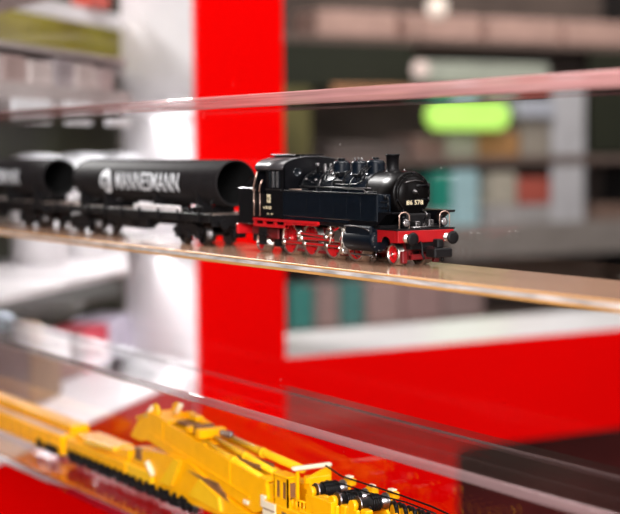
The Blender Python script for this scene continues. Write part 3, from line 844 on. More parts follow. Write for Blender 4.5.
# ================================================================== YELLOW CRANE TRAIN (rail top z=-149)
ZR = -149.2
def zz(h): return ZR + h
def black_bogie(parent, cx, half, name='bogie', n=2):
    b = MB()
    for y in (-13.0, 11.4):
        b.box(cx-half, cx+half, y, y+1.6, zz(4.2), zz(7.6), .3)
        for k in range(n*2-1):
            x = cx - half + (k+.5)*2*half/(n*2-1)
            b.box(x-2.3, x+2.3, y-.9, y+2.4, zz(2.4), zz(9.0 if k % 2 == 0 else 6.4), .4)
    b.box(cx-half+2, cx+half-2, -11, 11, zz(6), zz(9))
    bo = b.build(name, M['matt'], parent)
    for k in range(n):
        x = cx - half + (k*2+.5)*2*half/(n*2-1)
        q = MB()
        for s in (-1, 1): q.lathe((x, s*6.6, zz(5)), (0, s, 0), [(-.8, 5.6), (0, 5.6), (.2, 5.0), (2.6, 4.9), (2.6, 4), (1.7, 3.8), (1.7, .02)], 24)
        q.cyl((x, -8, zz(5)), (x, 8, zz(5)), 1, 10)
        q.build('wheelset', M['dsteel'], bo)
wg = thing('match_wagon', 'long flat yellow wagon with a grey strip along its top, left of the crane', 'model wagon', (-520, 0, ZR))
m = MB(); m.box(-640, -400, -13, 11, zz(8), zz(16), .5); m.box(-640, -400, -11.5, 10, zz(3), zz(8), .4)
m.box(-640, -402, -4, 9, zz(16), zz(21.5), .8)
m.build('body', M['yel'], wg)
m = MB(); m.box(-636, -404, -9.6, -5.6, zz(16), zz(16.8), .2); m.build('cable_tray', M['rackgrey'], wg, label='grey strip on top')
m = MB()
for k in range(14):
    x = -632 + k*17; m.box(x, x+1.2, -13.5, -12.9, zz(3), zz(16))
m.build('ribs', M['yel'], wg)
black_bogie(wg, -590, 22); black_bogie(wg, -424, 18)

cr = thing('railway_crane', 'bright yellow model railway crane with long boom, cab and winches', 'model crane', (-190, 0, ZR))
m = MB()
m.box(-392, -300, -12, 11, zz(8), zz(16), .8); m.box(-384, -330, -9, 8, zz(16), zz(19.5), .8); m.prism([(-330, zz(16)), (-300, zz(16)), (-300, zz(23)), (-316, zz(21))], 'y', -10, 8)
build_each(m, 'support_carriage', M['yel'], cr)
m = MB(); m.prism([(-362, zz(17)), (-316, zz(19.5)), (-316, zz(22)), (-362, zz(19.8))], 'y', -12.2, -7.5); m.build('carriage_fairing', M['yel2'], cr)
for cx in (-366, -322, -278, -234): black_bogie(cr, cx, 19.5, n=2)
m = MB()
for cx in range(-384, -216, 9): m.box(cx-1.3, cx+1.3, -14.4, -12.8, zz(5), zz(10.5+(cx % 3)), .3); m.cyl((cx+4, -14.2, zz(5)), (cx+4, -12.4, zz(5)), 2.1, 12)
build_each(m, 'axle_box', M['matt'], cr)
# lower hull
m = MB(); m.prism([(-296, zz(11)), (-292, zz(20)), (-276, zz(27)), (-222, zz(31)), (-196, zz(24)), (-168, zz(17)), (-150, zz(14)), (-150, zz(8)), (-196, zz(7)), (-290, zz(7))], 'y', -11.5, 10)
m.build('lower_hull', M['yel'], cr)
m = MB(); m.prism([(-250, zz(13)), (-232, zz(29)), (-224, zz(29)), (-236, zz(13))], 'y', -13.6, -11.2)
m.prism([(-215, zz(12)), (-202, zz(23)), (-180, zz(17)), (-178, zz(10))], 'y', -13.0, -11.2); m.box(-296, -262, -13, -11, zz(9), zz(16), .5)
build_each(m, 'hull_plate', M['yel2'], cr)  # lighter plates stand in for slanted white highlights
m = MB(); m.lathe((-266, -13.6, zz(22)), (.5, .2, -.85), [(0, 1.6), (9, 1.6)], 14); m.build('hull_tube', M['ivory'], cr, label='short ivory tube on the hull')
m = MB(); m.prism([(-218, zz(25)), (-200, zz(22.5)), (-170, zz(16.5)), (-184, zz(24))], 'y', -11.9, -10.6); m.box(-286, -277, -12.2, -10, zz(20), zz(27), .5); build_each(m, 'shadow_gap', M['brown'], cr, label='brown plate painted as shade below the boom')  # solid brown plates paint the shade under the boom
# boom: tapering twin-plate box
m = MB()
side = [(-296, zz(32)), (-284, zz(43.5)), (-268, zz(49)), (-134, zz(33.5)), (-130, zz(20)), (-146, zz(15.5)), (-232, zz(28)), (-272, zz(33)), (-282, zz(31))]
m.prism(side, 'y', -10.2, -8.2); m.prism(side, 'y', 5.2, 7.2)
m.prism([(-290, zz(33)), (-280, zz(42.5)), (-268, zz(46.5)), (-136, zz(31.5)), (-134, zz(20)), (-148, zz(17)), (-232, zz(29)), (-274, zz(34))], 'y', -8.2, 5.2)
m.prism([(-286, zz(43.5)), (-268, zz(49)), (-268, zz(50.3)), (-287, zz(44.6))], 'y', -10.8, 7.6)
for x0, x1 in ((-268, -246), (-206, -200), (-140, -133)):
    z0 = 49 - (x0+268)*.1157; z1 = 49 - (x1+268)*.1157
    m.prism([(x0, zz(z0)), (x1, zz(z1)), (x1, zz(z1+1.0)), (x0, zz(z0+1.0))], 'y', -10.2, 7.2)
boom = m.build('boom', M['yel'], cr)
m = MB(); 
for k in (0, 4):
    x = -252 + k*20; z = 49 - (x+268)*.1157
    m.box(x, x+.8, -10.6, -10.1, zz(z-13), zz(z))
m.prism([(-270, zz(37.2)), (-150, zz(22)), (-150, zz(23.2)), (-270, zz(38.4))], 'y', -10.7, -10.1)
m.build('boom_rib', M['yel'], boom)
m = MB()
m.lathe((-266, -8.5, zz(50.5)), (0,1,0), [(0, 4.2), (1, 4.6), (2, 4.2)], 24); m.lathe((-262, 3, zz(50.8)), (0,1,0), [(0, 4.2), (1, 4.6), (2, 4.2)], 24)
build_each(m, 'head_sheave', M['yel2'], boom)
m = MB(); m.lathe((-274, -9.6, zz(47)), (.62, .25, .72), [(0, 1.5), (8, 1.5), (8.6, .9)], 14); m.lathe((-259, 2, zz(49.5)), (.55, .2, .8), [(0, 1.5), (6.6, 1.5), (7.2, .9)], 14)
build_each(m, 'head_highlight', M['ivory'], boom, label='pale ivory tube standing in for a highlight')  # ivory tubes paint the pale highlights on the boom head
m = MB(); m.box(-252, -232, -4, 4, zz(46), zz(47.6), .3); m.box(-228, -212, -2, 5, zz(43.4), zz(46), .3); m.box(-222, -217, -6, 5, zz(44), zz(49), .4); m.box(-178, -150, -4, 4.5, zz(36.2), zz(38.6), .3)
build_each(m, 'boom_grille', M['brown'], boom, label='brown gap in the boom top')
m = MB(); m.box(-244, -234, 2, 7, zz(48), zz(51), .5); m.prism([(-262, zz(49)), (-222, zz(44.8)), (-222, zz(47.5)), (-250, zz(51.5))], 'y', 4.5, 7.8); m.box(-228, -222, -8, 8, zz(44.6), zz(47.6), .4); m.box(-214, -208, -9, 7.5, zz(43.2), zz(48.4), .5)
build_each(m, 'boom_bracket', M['yel'], boom)
for y, z0, z1, x0, x1, r in ((4.8, 44.4, 40.2, -206, -122, 2.1), (-7.2, 42.2, 33.6, -206, -142, 1.8), (-2, 44, 36.5, -204, -138, 1.7)):
    m = MB(); m.cyl((x0, y, zz(z0)), (x1, y, zz(z1)), r, 18); xm = (x0+x1)/2; zm = (z0+z1)/2
    m.cyl((xm, y, zz(zm)), (xm+3, y, zz(zm-.4)), r*1.25, 18); m.build('ram', M['yel2'], boom, label='light yellow hydraulic ram')
m = MB()
for k in range(3): m.lathe((-203+k*3.4, 1+k*.6, zz(46.6)), (0,1,0), [(0, 1.8), (2.4, 1.8)], 14)
build_each(m, 'ram_joint', M['lens'], boom, label='silver pivot joints')
m = MB(); m.box(-137.4, -132.6, -11.2, -10.1, zz(20.5), zz(26.5), .2); m.build('sign_plate', M['ivory'], boom, label='small white plate at the boom foot')
m = MB(); m.box(-156, -151, -11, -10.2, zz(18.5), zz(20.6), .1); m.build('data_plate', M['ivory'], boom, label='small white data plate')
# superstructure
m = MB()
m.box(-146, -20, -12, 11, zz(6), zz(15), .6); m.box(-131, -96, -13, -6, zz(14), zz(25.5), .6)
m.box(-132, -126, -9, -6, zz(15), zz(33), .4); m.box(-131, -104, 3, 10, zz(15), zz(34), .6)
m.box(-96, -62, -13, -9.5, zz(14), zz(27), .5); m.box(-83, -66, -13.2, -9.5, zz(14), zz(36.2), .4); m.box(-60, -20, -12.5, -10.4, zz(14), zz(30), .5)
m.box(-96, -8, 8, 10.4, zz(14), zz(34), .5)
m.build('superstructure', M['yel'], cr)
# cab
m = MB()
for sd in (-1, 1):
    yc_ = -6.6
x0, x1, y0, y1, z0, z1 = -121, -107.5, -12.6, -6.0, zz(24), zz(39.6)
m.frame([(x0, z0), (x1, z0), (x1, z1), (x0, z1)], [(x0+1.6, z0+5), (x1-1.6, z0+5), (x1-1.6, z1-2), (x0+1.6, z1-2)], 'y', y0, y0+.8)
m.box((x0+x1)/2-.9, (x0+x1)/2+.9, y0, y0+.8, z0+5, z1-2)
m.frame([(y0, z0), (y1, z0), (y1, z1), (y0, z1)], [(y0+1.4, z0+5), (y1-1.4, z0+5), (y1-1.4, z1-2), (y0+1.4, z1-2)], 'x', x1-.8, x1)
m.box(x0, x0+.8, y0, y1, z0, z1); m.box(x0, x1, y1-.8, y1, z0, z1); m.box(x0-.8, x1+.8, y0-.6, y1+.6, z1, z1+1.4, .5)
ccab = m.build('crane_cab', M['yel'], cr)
m = MB(); m.box(x0+1, x1-1, y0+1.2, y0+1.4, z0+5, z1-2); m.box(x1-1.4, x1-1.2, y0+1, y1-1, z0+5, z1-2); build_each(m, 'cab_window', M['brown'], ccab, label='brown tinted cab window')
m = MB(); 
for k in range(4): m.tube([(-104+k*3.6, -11.8, zz(25)), (-104+k*3.6, -11.8, zz(31))], .4)
m.tube([(-105, -11.8, zz(31)), (-92, -11.8, zz(31))], .5); build_each(m, 'railing', M['yel'], cr)
m = MB(); m.box(-131, -118.5, -13.5, -12.9, zz(17.5), zz(25.2), .1); m.build('notice_plate', M['ivory'], cr, label='white notice plate with red lines')
m = MB(); m.box(-130.5, -119, -13.6, -13.4, zz(21.0), zz(21.7)); m.box(-112, -108, -13.4, -12.9, zz(19), zz(23)); build_each(m, 'plate_lettering', M['brown'], cr)
m = MB(); m.box(-107, -103.6, -11, 11, zz(44.0), zz(46.0), .6)
m.build('cross_bar', M['ivory'], cr, label='ivory cross bar on top')
m = MB(); m.box(-106, -104.6, 8, 9.6, zz(33), zz(44)); m.box(-106, -104.6, -9, -7.6, zz(30), zz(44)); m.prism([(8, zz(44)), (10.6, zz(44)), (10.6, zz(37)), (-4, zz(37)), (-4, zz(39.5))], 'x', -105.8, -104.4)
m.box(-110, -104, -2, 10, zz(33), zz(40), .4)
build_each(m, 'bar_post', M['yel'], cr)
# winch drums with rope
for i, (x, z) in enumerate(((-88, 37.0), (-68.5, 36.2), (-51, 37.4))):
    m = MB(); m.lathe((x, -8.5, zz(z)), (0,1,0), [(0, 3.9), (.8, 3.9), (.8, 3.2), (15.2, 3.2), (15.2, 3.9), (16, 3.9), (16, 1)], 24)
    dr = m.build('winch_drum', mat('drum_steel', (.38, .36, .36), .3, metal=1.0, var=.2, scale=200), cr, label='bright steel winch drum')
    m = MB()
    n0 = 7 if i != 2 else 4
    for k in range(n0): m.ring((x, -4.2+k*1.2 + (3 if i == 2 else 0), zz(z)), (0,1,0), 3.55, .62, 24, 6)
    m.build('rope_winding', M['matt'], dr)
    m = MB()
    m.box(x-4.5, x+4.5, -11.6, -9.4, zz(14), zz(z-1.5), .6); m.box(x-3, x+3, 7.8, 10.2, zz(30), zz(z+3), .6); m.lathe((x, -11.8, zz(z)), (0,1,0), [(0, 2.6), (2.4, 2.6)], 16)
    m.box(x+4, x+9, -9.6, -5.4, zz(26), zz(z-1), .6); m.box(x-2, x+5, 8.2, 12, zz(z+1), zz(z+4.6), .7)
    build_each(m, 'winch_bracket', M['yel'], cr)
    m = MB(); m.box(x-1, x+3.2, 8.6, 11.6, zz(z+4.6), zz(z+5.6), .4); build_each(m, 'bracket_cap', M['ivory'], cr, label='pale bracket cap')
m = MB()
m.tube([(-104, 7, zz(45)), (-88, 6.5, zz(42.4)), (-60, 6.4, zz(42.6)), (-36, 6.5, zz(42.5)), (-14, 6.6, zz(42)), (4, 7, zz(40.5)), (20, 7, zz(38))], .45)
m.tube([(-92, 0, zz(40.4)), (-78, 1, zz(41)), (-60, 3, zz(40.2)), (-30, 4.4, zz(41)), (-8, 5, zz(40))], .4)
m.tube([(-68, -3, zz(39.6)), (-60, -3, zz(40.6)), (-46, -4, zz(36))], .4)
build_each(m, 'cable', M['matt'], cr, label='black hoist cable')
m = MB()
for k in range(4):
    x = -29 + k*7.4
    m.ring((x, -3, zz(36.5)), (.35, 1, 0), 5.6, 1.0, 28, 8); m.ring((x+1.8, -1, zz(36.2)), (.35, 1, 0), 5.4, .8, 28, 8)
build_each(m, 'pulley_rope', M['matt'], cr, label='black rope coils over the pulleys')
m = MB()
for k in range(4):
    x = -29 + k*7.4
    m.lathe((x, -4, zz(36.5)), (.35, 1, 0), [(0, 4.6), (2.6, 4.6)], 24); m.prism([(x-2, zz(18)), (x+4, zz(18)), (x+5.5, zz(38)), (x+3, zz(40))], 'y', -9.6, -8.2)
build_each(m, 'pulley', M['yel'], cr)
m = MB(); m.box(-20, 40, -12, 10, zz(8), zz(16), .5); m.prism([(0, zz(16)), (40, zz(16)), (40, zz(22)), (8, zz(30))], 'y', -11, 9); m.build('counterweight', M['yel'], cr)
for cx in (-120, -70, -20, 20): black_bogie(cr, cx, 19, n=2)

# ================================================================== RED WALL WITH THE WINDOW OPENING
WX, WT = -1000.0, 190.0
def wbox(x0, x1, y0, y1, z0, z1, name, mt, **k): 
    m = MB(); m.box(x0, x1, y0, y1, z0, z1); return struct(m.build(name, mt, **k))
wl = bpy.data.objects.new('wall_back', None); COL.objects.link(wl); wl.location = (WX*MM, 0.7, -0.32); wl['kind'] = 'structure'
m = MB(); m.box(WX-2, WX, 391.5, 504, -188, 700); m.box(WX-2, WX, 391.5, 1900, -318, -188); m.box(WX-2, WX, 391.5, 745, -560, -318); m.box(WX-2, WX, 1780, 1900, -188, 700); m.box(WX-2, WX, 504, 1780, 560, 700)
m.build('red_facing', M['wall'], wl, label='bright red lacquered facing')
m = MB(); m.box(WX-WT, WX-2, 391.5, 503, -318, 700); m.box(WX-WT, WX-2, 503, 1781, -318, -190); m.box(WX-WT, WX-2, 1781, 1900, -318, 700); m.box(WX-WT, WX-2, 503, 1781, 561, 700)
m.build('white_core', M['wwhite'], wl, label='white side of the red wall')
m = MB(); m.box(WX-WT-20, WX-1, 504, 1780, -190, -187.5)
struct(m.build('trim_1', M['sill']))
wbox(WX-WT, WX-50, 391.5, 1900, -950, -318, 'baseboard_back', M['plinth'])

# ================================================================== ANGLED RACK AT THE LEFT (front plane x+y = -610.6, running at 45 degrees)
# local frame: t along the front towards the viewer's left, s = depth behind the front
P0 = Vector((-1000.0, 389.4, 0)); TV = Vector((.70711, -.70711, 0)); SV = Vector((-.70711, -.70711, 0))
def RP(t, s, z): 
    p = P0 + TV*t + SV*s; return (p.x, p.y, z)
def rbox(m, t0, t1, s0, s1, z0, z1, ch=0):
    q = MB(); q.box(t0, t1, s0, s1, z0, z1, ch)
    m.add([RP(*v) for v in q.v], q.f); return m
def rboard(m, z0, z1, s0, s1, tn0, tn1, tf=600):
    q = MB(); q.prism([(tn0, s0), (tf, s0), (tf, s1), (tn1, s1)], 'z', z0, z1); m.add([RP(*v) for v in q.v], q.f); return m
rk = thing('shelving_rack', 'white and grey shop rack with dark green back left of the red pillar', 'rack', RP(350, 100, -950))
m = MB(); rbox(m, 2, 640, 0, 10, -950, -199, 1); m.build('fascia', M['wall'], rk, label='bright red front fascia')
m = MB(); rbox(m, -6, 640, 0, 260, -199, -196.5); m.build('bottom_deck', M['rackshelf'], rk, label='white bottom deck')
m = MB(); rboard(m, -72, -66, 2, 185, 200, -270); build_each(m, 'shelf_board', M['rackshelf'], rk, label='white shelf board')
m = MB(); rboard(m, 92, 106, 0, 185, 192, -270); build_each(m, 'shelf_board', M['rackgrey'], rk, label='grey thick upper shelf board')
m = MB(); rboard(m, 135, 140, 12, 185, 170, -270); build_each(m, 'shelf_board', M['rackgrey'], rk, label='grey thin top shelf board')
m = MB(); rbox(m, -330, 330, 186, 192, -199, 230); m.build('back_panel', colmat('rack_back_green', (0.020, 0.024, 0.007), .7, var=.5, scale=5), rk, label='dark olive green back panel')
m = MB(); rbox(m, 636, 640, 4, 186, -196, 230); build_each(m, 'side_panel', M['rackgrey'], rk)
m = MB(); rbox(m, -320, 110, 183, 185.5, 141, 212); m.build('colour_panel', colmat('mustard', (0.30, 0.26, 0.025), .6, var=.5, scale=5), rk, label='mustard yellow strip of the back panel')
# pinkish packets along the grey upper shelf
pal = [((.42,.33,.32), 'greyish pink'), ((.50,.42,.40), 'pale rose'), ((.30,.26,.27), 'slate grey'), ((.55,.47,.45), 'cream rose'), ((.38,.28,.26), 'dusty brown'), ((.47,.44,.45), 'silver grey')]
names = ['farthest packet on the grey upper shelf, next to the white panel', 'second packet from the far end of the grey upper shelf', 'third packet from the far end of the grey upper shelf', 'fourth packet from the far end of the grey upper shelf', 'fifth packet from the far end of the grey upper shelf', 'sixth packet, nearest on the grey upper shelf at the photo edge']
t = 210
for i, wdt in enumerate((40, 46, 42, 50, 46, 52)):
    m = MB(); rbox(m, t, t+wdt, 10, 70, 106, 127 + (i % 3)*2, 2)
    c, nm = pal[i]
    tag(m.build('packet', colmat('packet_'+str(i), c)), nm + ' ' + names[i], 'packet', 'packets on the grey upper shelf')
    t += wdt + 6
# white price tags hanging from the grey shelf
for (ta, tb), w in zip(((200, 262), (300, 358), (392, 468)), ('farthest white price tag under the grey shelf, beside the white wall end', 'middle white price tag under the grey shelf', 'nearest white price tag under the grey shelf, by the photo edge')):
    m = MB(); rbox(m, ta, tb, -2.5, -.5, 73, 93, .5)
    tag(m.build('price_tag', M['white']), w, 'price tag', 'price tags on the grey shelf')
# white lidded tubs on the white shelf
for i, (tt, w) in enumerate(((-103, 'farthest white round tub on the rack, beside the white wall end'), (11, 'middle white round tub on the rack above the pipe wagons'), (127, 'nearest white round tub on the rack, behind the rear pipe'))):
    c = RP(tt, 128, -65.7)
    tb = thing('tub', w, 'tub', c, 'white tubs on the rack')
    m = MB(); m.lathe(c, (0,0,1), [(0, 27), (2, 28), (92, 30)], 32); m.build('tub_body', M['rackshelf'], tb)
    m = MB(); m.lathe((c[0], c[1], c[2]+92), (0,0,1), [(0, 31), (9, 31), (15, 27), (19, 18), (20, .1)], 32); m.build('lid', M['white'], tb)
m = MB(); rbox(m, -270, 150, 150, 156, 196, 214); m.build('header_board', M['rackshelf'], rk, label='pale header board')
# goods on the bottom deck
def rack_item(name, t0, t1, s0, s1, z0, z1, key, c, lab, cat, grp=None, ch=3):
    m = MB(); rbox(m, t0, t1, s0, s1, z0, z1, ch); return tag(m.build(name, colmat(key, c)), lab, cat, grp)
gd_ = 'goods on the bottom deck'
rack_item('carton', -150, -58, 120, 172, -196, -146, 'lilac_card', (.66, .62, .74), 'pale lilac carton at the far end of the white bottom deck', 'carton', gd_)
rack_item('carton', -52, 20, 122, 172, -196, -149, 'rose_card', (.60, .05, .08), 'red carton beside the lilac carton on the bottom deck', 'carton', gd_)
rack_item('carton', 26, 96, 120, 172, -196, -152, 'pink_card', (.30, .17, .15), 'dusty pink carton beside the red carton on the bottom deck', 'carton', gd_)
rack_item('carton', 176, 252, 84, 150, -196, -140, 'tan_card', (.30, .19, .12), 'low tan carton near the photo edge on the bottom deck', 'carton', gd_)
rack_item('carton', 260, 340, 80, 150, -196, -116, 'brown_card', (.17, .12, .11), 'dark brown carton at the photo edge on the bottom deck', 'carton', gd_)
m = MB(); q = RP(214, 110, -140); m.lathe(q, (0,0,1), [(.3, 24), (12, 25), (20, 18), (23, .1)], 20)
tag(m.build('pouch', colmat('peach', (.62, .40, .24))), 'peach coloured pouch lying on the low tan carton', 'pouch')
m = MB(); q = RP(40, 52, -196); m.lathe(q, (0,0,1), [(.3, 22), (3, 23), (12, 20), (19, 10), (20, .1)], 24)
tag(m.build('blister_pack', M['white']), 'glossy white domed pack alone on the white bottom deck', 'pack')
m = MB(); q = RP(290, 108, -116); m.lathe(q, (0,0,1), [(.3, 24), (8, 24), (14, 18), (16, .1)], 24)
tag(m.build('bowl_lid', colmat('pale_blue', (.60, .70, .80))), 'pale blue round lid lying on the dark brown carton', 'lid')
m = MB(); q = MB(); q.prism([(540, 140.6), (552, 154), (282, 210), (270, 192)], 'y', 40, 62); m.add([RP(v[0], v[1], v[2]) for v in q.v], q.f)
tag(m.build('long_carton', colmat('long_carton_brown', (.24, .19, .18))), 'long grey brown carton leaning up in the top corner of the rack', 'carton')
m = MB(); rbox(m, -120, -60, 140, 166, 214.4, 232, 3)
tag(m.build('red_carton', colmat('vermilion', (.62, .09, .06))), 'small vermilion carton on the pale header board', 'carton')

# ================================================================== SHOP SEEN THROUGH THE OPENING
GX = -2700.0
gd = thing('shop_gondola', 'dark shop shelving unit seen through the red framed opening', 'shelving', (GX-100, 2060, -950))
m = MB()
for z0, z1 in ((301, 318), (3, 22), (-186, -168), (-404, -388)): m.box(GX-230, GX+6, 1440, 2680, z0, z1, 2)
build_each(m, 'shelf_board', colmat('gondola_board', (.20, .145, .125), .5), gd)
m = MB(); m.box(GX-250, GX-232, 1440, 2680, -950, 520); m.build('back_panel', M['gback'], gd)
m = MB(); 
for y in (1436, 2680): m.box(GX-240, GX+4, y, y+14, -950, 520)
build_each(m, 'upright', M['dark'], gd)
m = MB(); m.box(GX-230, GX-2, 1440, 2680, -950, -410); m.build('base', M['dark'], gd)
m = MB(); m.box(GX-6, GX+4, 1450, 1860, 196, 300); m.box(GX-6, GX+4, 2430, 2680, 30, 300); build_each(m, 'header_panel', colmat('header_dark', (.022, .026, .014), .6), gd, label='dark green header panel')
m = MB(); m.box(GX-3, GX+3, 1450, 1560, 24, 300); m.build('olive_panel', M['olive'], gd, label='olive green side panel')
grp = 'goods on the shop shelving'
def good(name, y0, y1, z0, z1, key, c, lab, cat, d=120, x=0, ch=4, g=grp):
    m = MB(); m.box(GX-d+x, GX+x, y0, y1, z0+.5, z1, ch); return tag(m.build(name, colmat(key, c)), lab, cat, g)
pinks = [(1585, 1812, 'leftmost salmon box on the high shop shelf'), (1846, 2066, 'salmon box on the high shop shelf, second from the pillar'), (2099, 2328, 'salmon box on the high shop shelf, third from the pillar'), (2356, 2610, 'salmon box on the high shop shelf farthest from the pillar')]
for y0, y1, lab in pinks: good('display_box', y0, y1, 318, 380, 'salmon', (.62, .40, .34), lab, 'box', g='salmon boxes on the high shop shelf')
good('pale_sign', 1857, 2280, 205, 262, 'pale_board', (.48, .52, .44), 'pale greenish white board hanging above the lime lit sign', 'board', d=16, x=18, g='boards on the shop shelving')
sg = thing('lit_sign', 'glowing lime green oblong sign behind the locomotive chimney', 'sign', (GX+24, 2027, 90))
m = MB(); pts = []
for i in range(9): a = -PI/2 + PI*i/8; pts.append((2100+36*math.cos(a), 128+36*math.sin(a)))
for i in range(9): a = PI/2 + PI*i/8; pts.append((1916+36*math.cos(a), 128+36*math.sin(a)))
m.prism(pts, 'x', GX+20, GX+34); m.build('lit_panel', M['signlit'], sg)
m = MB(); m.box(GX+22, GX+26, 1935, 1941, 164, 206); m.box(GX+22, GX+26, 2070, 2076, 164, 206); m.box(GX+6, GX+20, 1900, 2110, 98, 156); m.build('bracket', M['dark'], sg)
good('carton', 1617, 1845, 22, 60, 'grey_card', (.16, .13, .12), 'low grey carton left on the middle shop shelf', 'carton')
good('orange_carton', 1617, 1845, 174, 200, 'orange_strip', (.52, .25, .12), 'narrow orange brown strip box above the middle shop shelf', 'strip', d=14, x=18)
good('white_poster', 2303, 2416, 23, 196, 'poster_white', (.60, .60, .63), 'upright white poster on the middle shop shelf beside the dark panel', 'poster', d=10, x=2, g='posters on the shop shelving')
good('white_poster', 2303, 2416, -167, 0, 'poster_white', (.60, .60, .63), 'upright white poster on the lower shop shelf under the first poster', 'poster', d=10, x=2, g='posters on the shop shelving')
good('tan_carton', 2206, 2298, 22, 122, 'beige_grey', (.36, .32, .27), 'beige grey carton left of the white poster', 'carton')
good('blue_carton', 2176, 2298, 122.5, 172, 'ice_blue', (.52, .55, .63), 'ice blue carton on top of the beige grey carton', 'carton', x=20, d=140)
good('orange_carton', 2067, 2196, 22, 86, 'amber_card', (.48, .25, .10), 'amber brown carton right of the glowing sign', 'carton')
good('pale_carton', 1966, 2060, 22, 84, 'pale_green', (.50, .50, .40), 'pale green carton under the glowing sign', 'carton')
good('rose_carton', 1862, 1958, 22, 76, 'rose_brown', (.30, .19, .16), 'rose brown carton behind the chimney', 'carton')
good('teal_carton', 1918, 1978, -110, -14, 'teal', (.02, .30, .22), 'teal green carton right of the smokebox', 'carton')
good('pale_carton', 1912, 1978, -167.5, -110.5, 'aqua_pale', (.42, .58, .60), 'pale aqua carton under the teal carton', 'carton')
good('cyan_carton', 1982, 2064, -167.5, -10, 'cyan_card', (.44, .68, .74), 'tall cyan carton beside the teal carton', 'carton')
good('grey_carton', 2086, 2300, -167.5, -103, 'white_grey', (.44, .42, .42), 'wide white grey carton on the lower shop shelf', 'carton')
good('beige_carton', 2098, 2188, -102.5, -18, 'beige', (.50, .46, .38), 'beige carton on the left of the wide white grey carton', 'carton')
good('red_carton', 2196, 2300, -102.5, -34, 'brick_red', (.50, .11, .08), 'brick red carton on the right of the wide white grey carton', 'carton')
good('brown_carton', 1700, 1900, -167.5, -40, 'brown_grey', (.17, .13, .115), 'brown grey carton hidden mostly behind the locomotive', 'carton')
good('brown_carton', 2450, 2620, -167.5, -110, 'umber', (.22, .14, .11), 'umber carton on the lower shop shelf under the dark panel', 'carton')
low = [(1500, 1568, 'teal_low', (.10, .42, .38), 'teal carton nearest the pillar on the lowest shelf'), (1576, 1640, 'pink_low', (.58, .40, .38), 'pink carton between two teal cartons on the lowest shelf'), (1646, 1712, 'teal_low2', (.14, .38, .36), 'second teal carton from the pillar on the lowest shelf'),
       (1722, 1822, 'rose_low', (.62, .42, .40), 'rose white carton on the lowest shelf below the front wheel of the locomotive'), (1830, 1950, 'rose_low2', (.52, .34, .33), 'dull rose carton on the lowest shelf below the front buffers of the locomotive'), (1958, 2080, 'grey_low', (.44, .31, .30), 'grey rose carton on the lowest shelf at the sill end')]
for y0, y1, k, c, lab in low: good('carton', y0, y1, -387.5, -275 - (y0 % 7)*3, k, c, lab, 'carton', g='cartons on the lowest shop shelf')
good('grey_board', 1960, 2640, -238, -150, 'grey_fascia', (.30, .27, .25), 'wide grey board across the lower shop shelf behind the front buffers', 'board', d=8, x=16, ch=2, g='boards on the shop shelving')
# room shell of the shop
m = MB(); m.box(-4200, 1600, -1700, 4300, -960, -950); struct(m.build('floor', M['floor']))
m = MB(); m.box(-4220, -4200, -1700, 4300, -950, 1900); struct(m.build('wall_rear', M['shopwall']))
m = MB(); m.box(-4200, 1600, 4300, 4320, -950, 1900); struct(m.build('wall_right', M['shopwall']))
# glowing globe on a stem, built for a blurred bright disc
gl = thing('glowing_globe', 'small round warm glowing globe high up behind the opening', 'glowing globe', (-2560, 1833, 380))
m = MB(); m.lathe((-2560, 1833, 355), (0,0,1), [(26+26*math.sin(-PI/2+PI*i/12), max(.05, 26*math.cos(-PI/2+PI*i/12))) for i in range(13)], 24); m.build('globe', mat('globe_glow', (.8, .7, .62), .4, emit=((1, .82, .7), .55)), gl)
m = MB(); m.cyl((-2560, 1833, 405), (-2560, 1833, 900), 3, 10); m.build('stem', M['dark'], gl)

gl = thing('glowing_globe', 'small round pinkish globe standing in for a highlight above the lime lit sign', 'glowing globe', (-2590, 1806, 212), 'glowing globes')  # added glowing ball in place of a blurred highlight, not a real lamp
m = MB(); m.lathe((-2590, 1806, 212), (0,0,1), [(22+22*math.sin(-PI/2+PI*i/12), max(.05, 22*math.cos(-PI/2+PI*i/12))) for i in range(13)], 24); m.build('globe', mat('globe_glow_dim', (.7, .55, .5), .4, emit=((1, .80, .72), .35)), gl)
m = MB(); m.cyl((-2590, 1806, 254), (-2590, 1806, 900), 1.5, 10); m.build('stem', M['dark'], gl)
m = MB(); m.box(-4200, 1600, -1720, -1700, -950, 1900); struct(m.build('wall_left', mat('dark_reflection_wall', (0.012, 0.010, 0.010), .9, spec=.1, var=.3, scale=3)))  # unseen wall, added near black to darken the pane's reflections

# ================================================================== LIGHT, CAMERA
def area(name, loc, target, size, watts, col=(1, 1, 1), size_y=None):
    l = bpy.data.lights.new(name, 'AREA'); l.energy = watts; l.size = size*MM; l.color = col
    if size_y: l.shape = 'RECTANGLE'; l.size_y = size_y*MM
    o = bpy.data.objects.new(name, l); COL.objects.link(o); o.location = Vector(loc)*MM
    o.rotation_euler = (Vector(target)-Vector(loc)).to_track_quat('-Z', 'Y').to_euler(); return o
area('ceiling_light', (300, -300, 1700), (-100, 0, 0), 900, 30, (1, .96, .94), 500)
area('front_fill_light', (1150, -850, 420), (-800, 250, -120), 800, 46, (1, .97, .97), 500)  # added frontal fill near the camera, no window modelled there
area('ceiling_light', (700, 900, 1600), (-1000, 700, -100), 1000, 22, (1, .97, .96), 600)
area('ceiling_light', (-1800, 1900, 1700), (-2700, 2050, 0), 1200, 23, (1, .93, .86), 600)
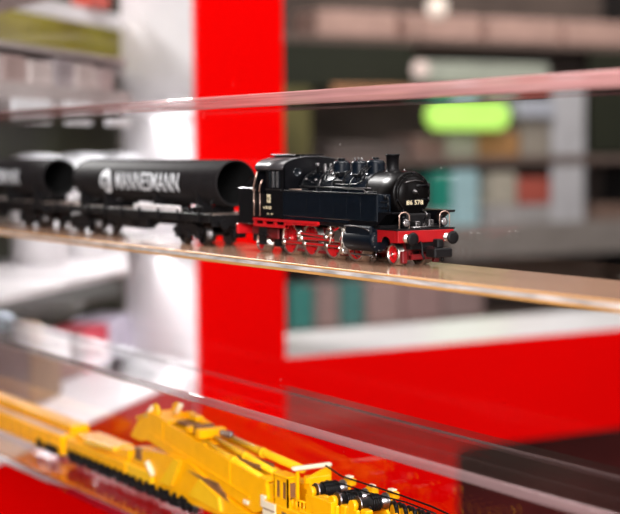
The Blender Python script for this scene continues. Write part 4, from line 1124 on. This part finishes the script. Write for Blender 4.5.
area('spot_lamp', (-2680, -60, 1180), (-235, -37, 0), 300, 80, (1, .98, .96))
for t_, s_, z_, w_ in ((140, 60, 90, 0.8), (100, 60, -74, 0.5)):  # added fill lights that brighten the white shelf and deck, no lamp bodies
    o = area('rack_fill_light', RP(t_, s_, z_), RP(t_, s_, z_-100), 560, w_, (1, .97, .98), 30); o.rotation_euler = (0, 0, -PI/4)
w = bpy.data.worlds.new('world'); sc.world = w; w.use_nodes = True
nt = w.node_tree; bg = nt.nodes['Background']
tc = nt.nodes.new('ShaderNodeTexCoord'); sx = nt.nodes.new('ShaderNodeSeparateXYZ'); rp = nt.nodes.new('ShaderNodeValToRGB')
nt.links.new(tc.outputs['Generated'], sx.inputs[0]); nt.links.new(sx.outputs['Z'], rp.inputs['Fac'])
rp.color_ramp.elements[0].color = (.20, .17, .16, 1); rp.color_ramp.elements[1].color = (.75, .72, .72, 1)
nt.links.new(rp.outputs[0], bg.inputs['Color']); bg.inputs['Strength'].default_value = .55

cd = bpy.data.cameras.new('camera'); cam = bpy.data.objects.new('camera', cd); COL.objects.link(cam); sc.camera = cam
f, th, ph, ro = 1582.7, 0.5406, 0.0693, 0.00812
fw = Vector((-math.cos(th), math.sin(th), 0)); rr = Vector((math.sin(th), math.cos(th), 0)); up = Vector((0, 0, 1))
F = fw*math.cos(ph) - up*math.sin(ph); U0 = up*math.cos(ph) + fw*math.sin(ph)
R_ = rr*math.cos(ro) - U0*math.sin(ro); U = U0*math.cos(ro) + rr*math.sin(ro)
mw = Matrix((( R_.x, U.x, -F.x, .551), (R_.y, U.y, -F.y, -.394), (R_.z, U.z, -F.z, .0517), (0, 0, 0, 1)))
cam.matrix_world = mw
cd.sensor_width = 36; cd.lens = f/620*36; cd.clip_start = .02; cd.clip_end = 30
cd.dof.use_dof = True; cd.dof.focus_distance = .705; cd.dof.aperture_fstop = 9.2; cd.dof.aperture_blades = 9
vs_ = sc.view_settings; vs_.view_transform = 'Standard'; vs_.look = 'None'; vs_.exposure = 0.0; vs_.gamma = 1.0; vs_.use_curve_mapping = False
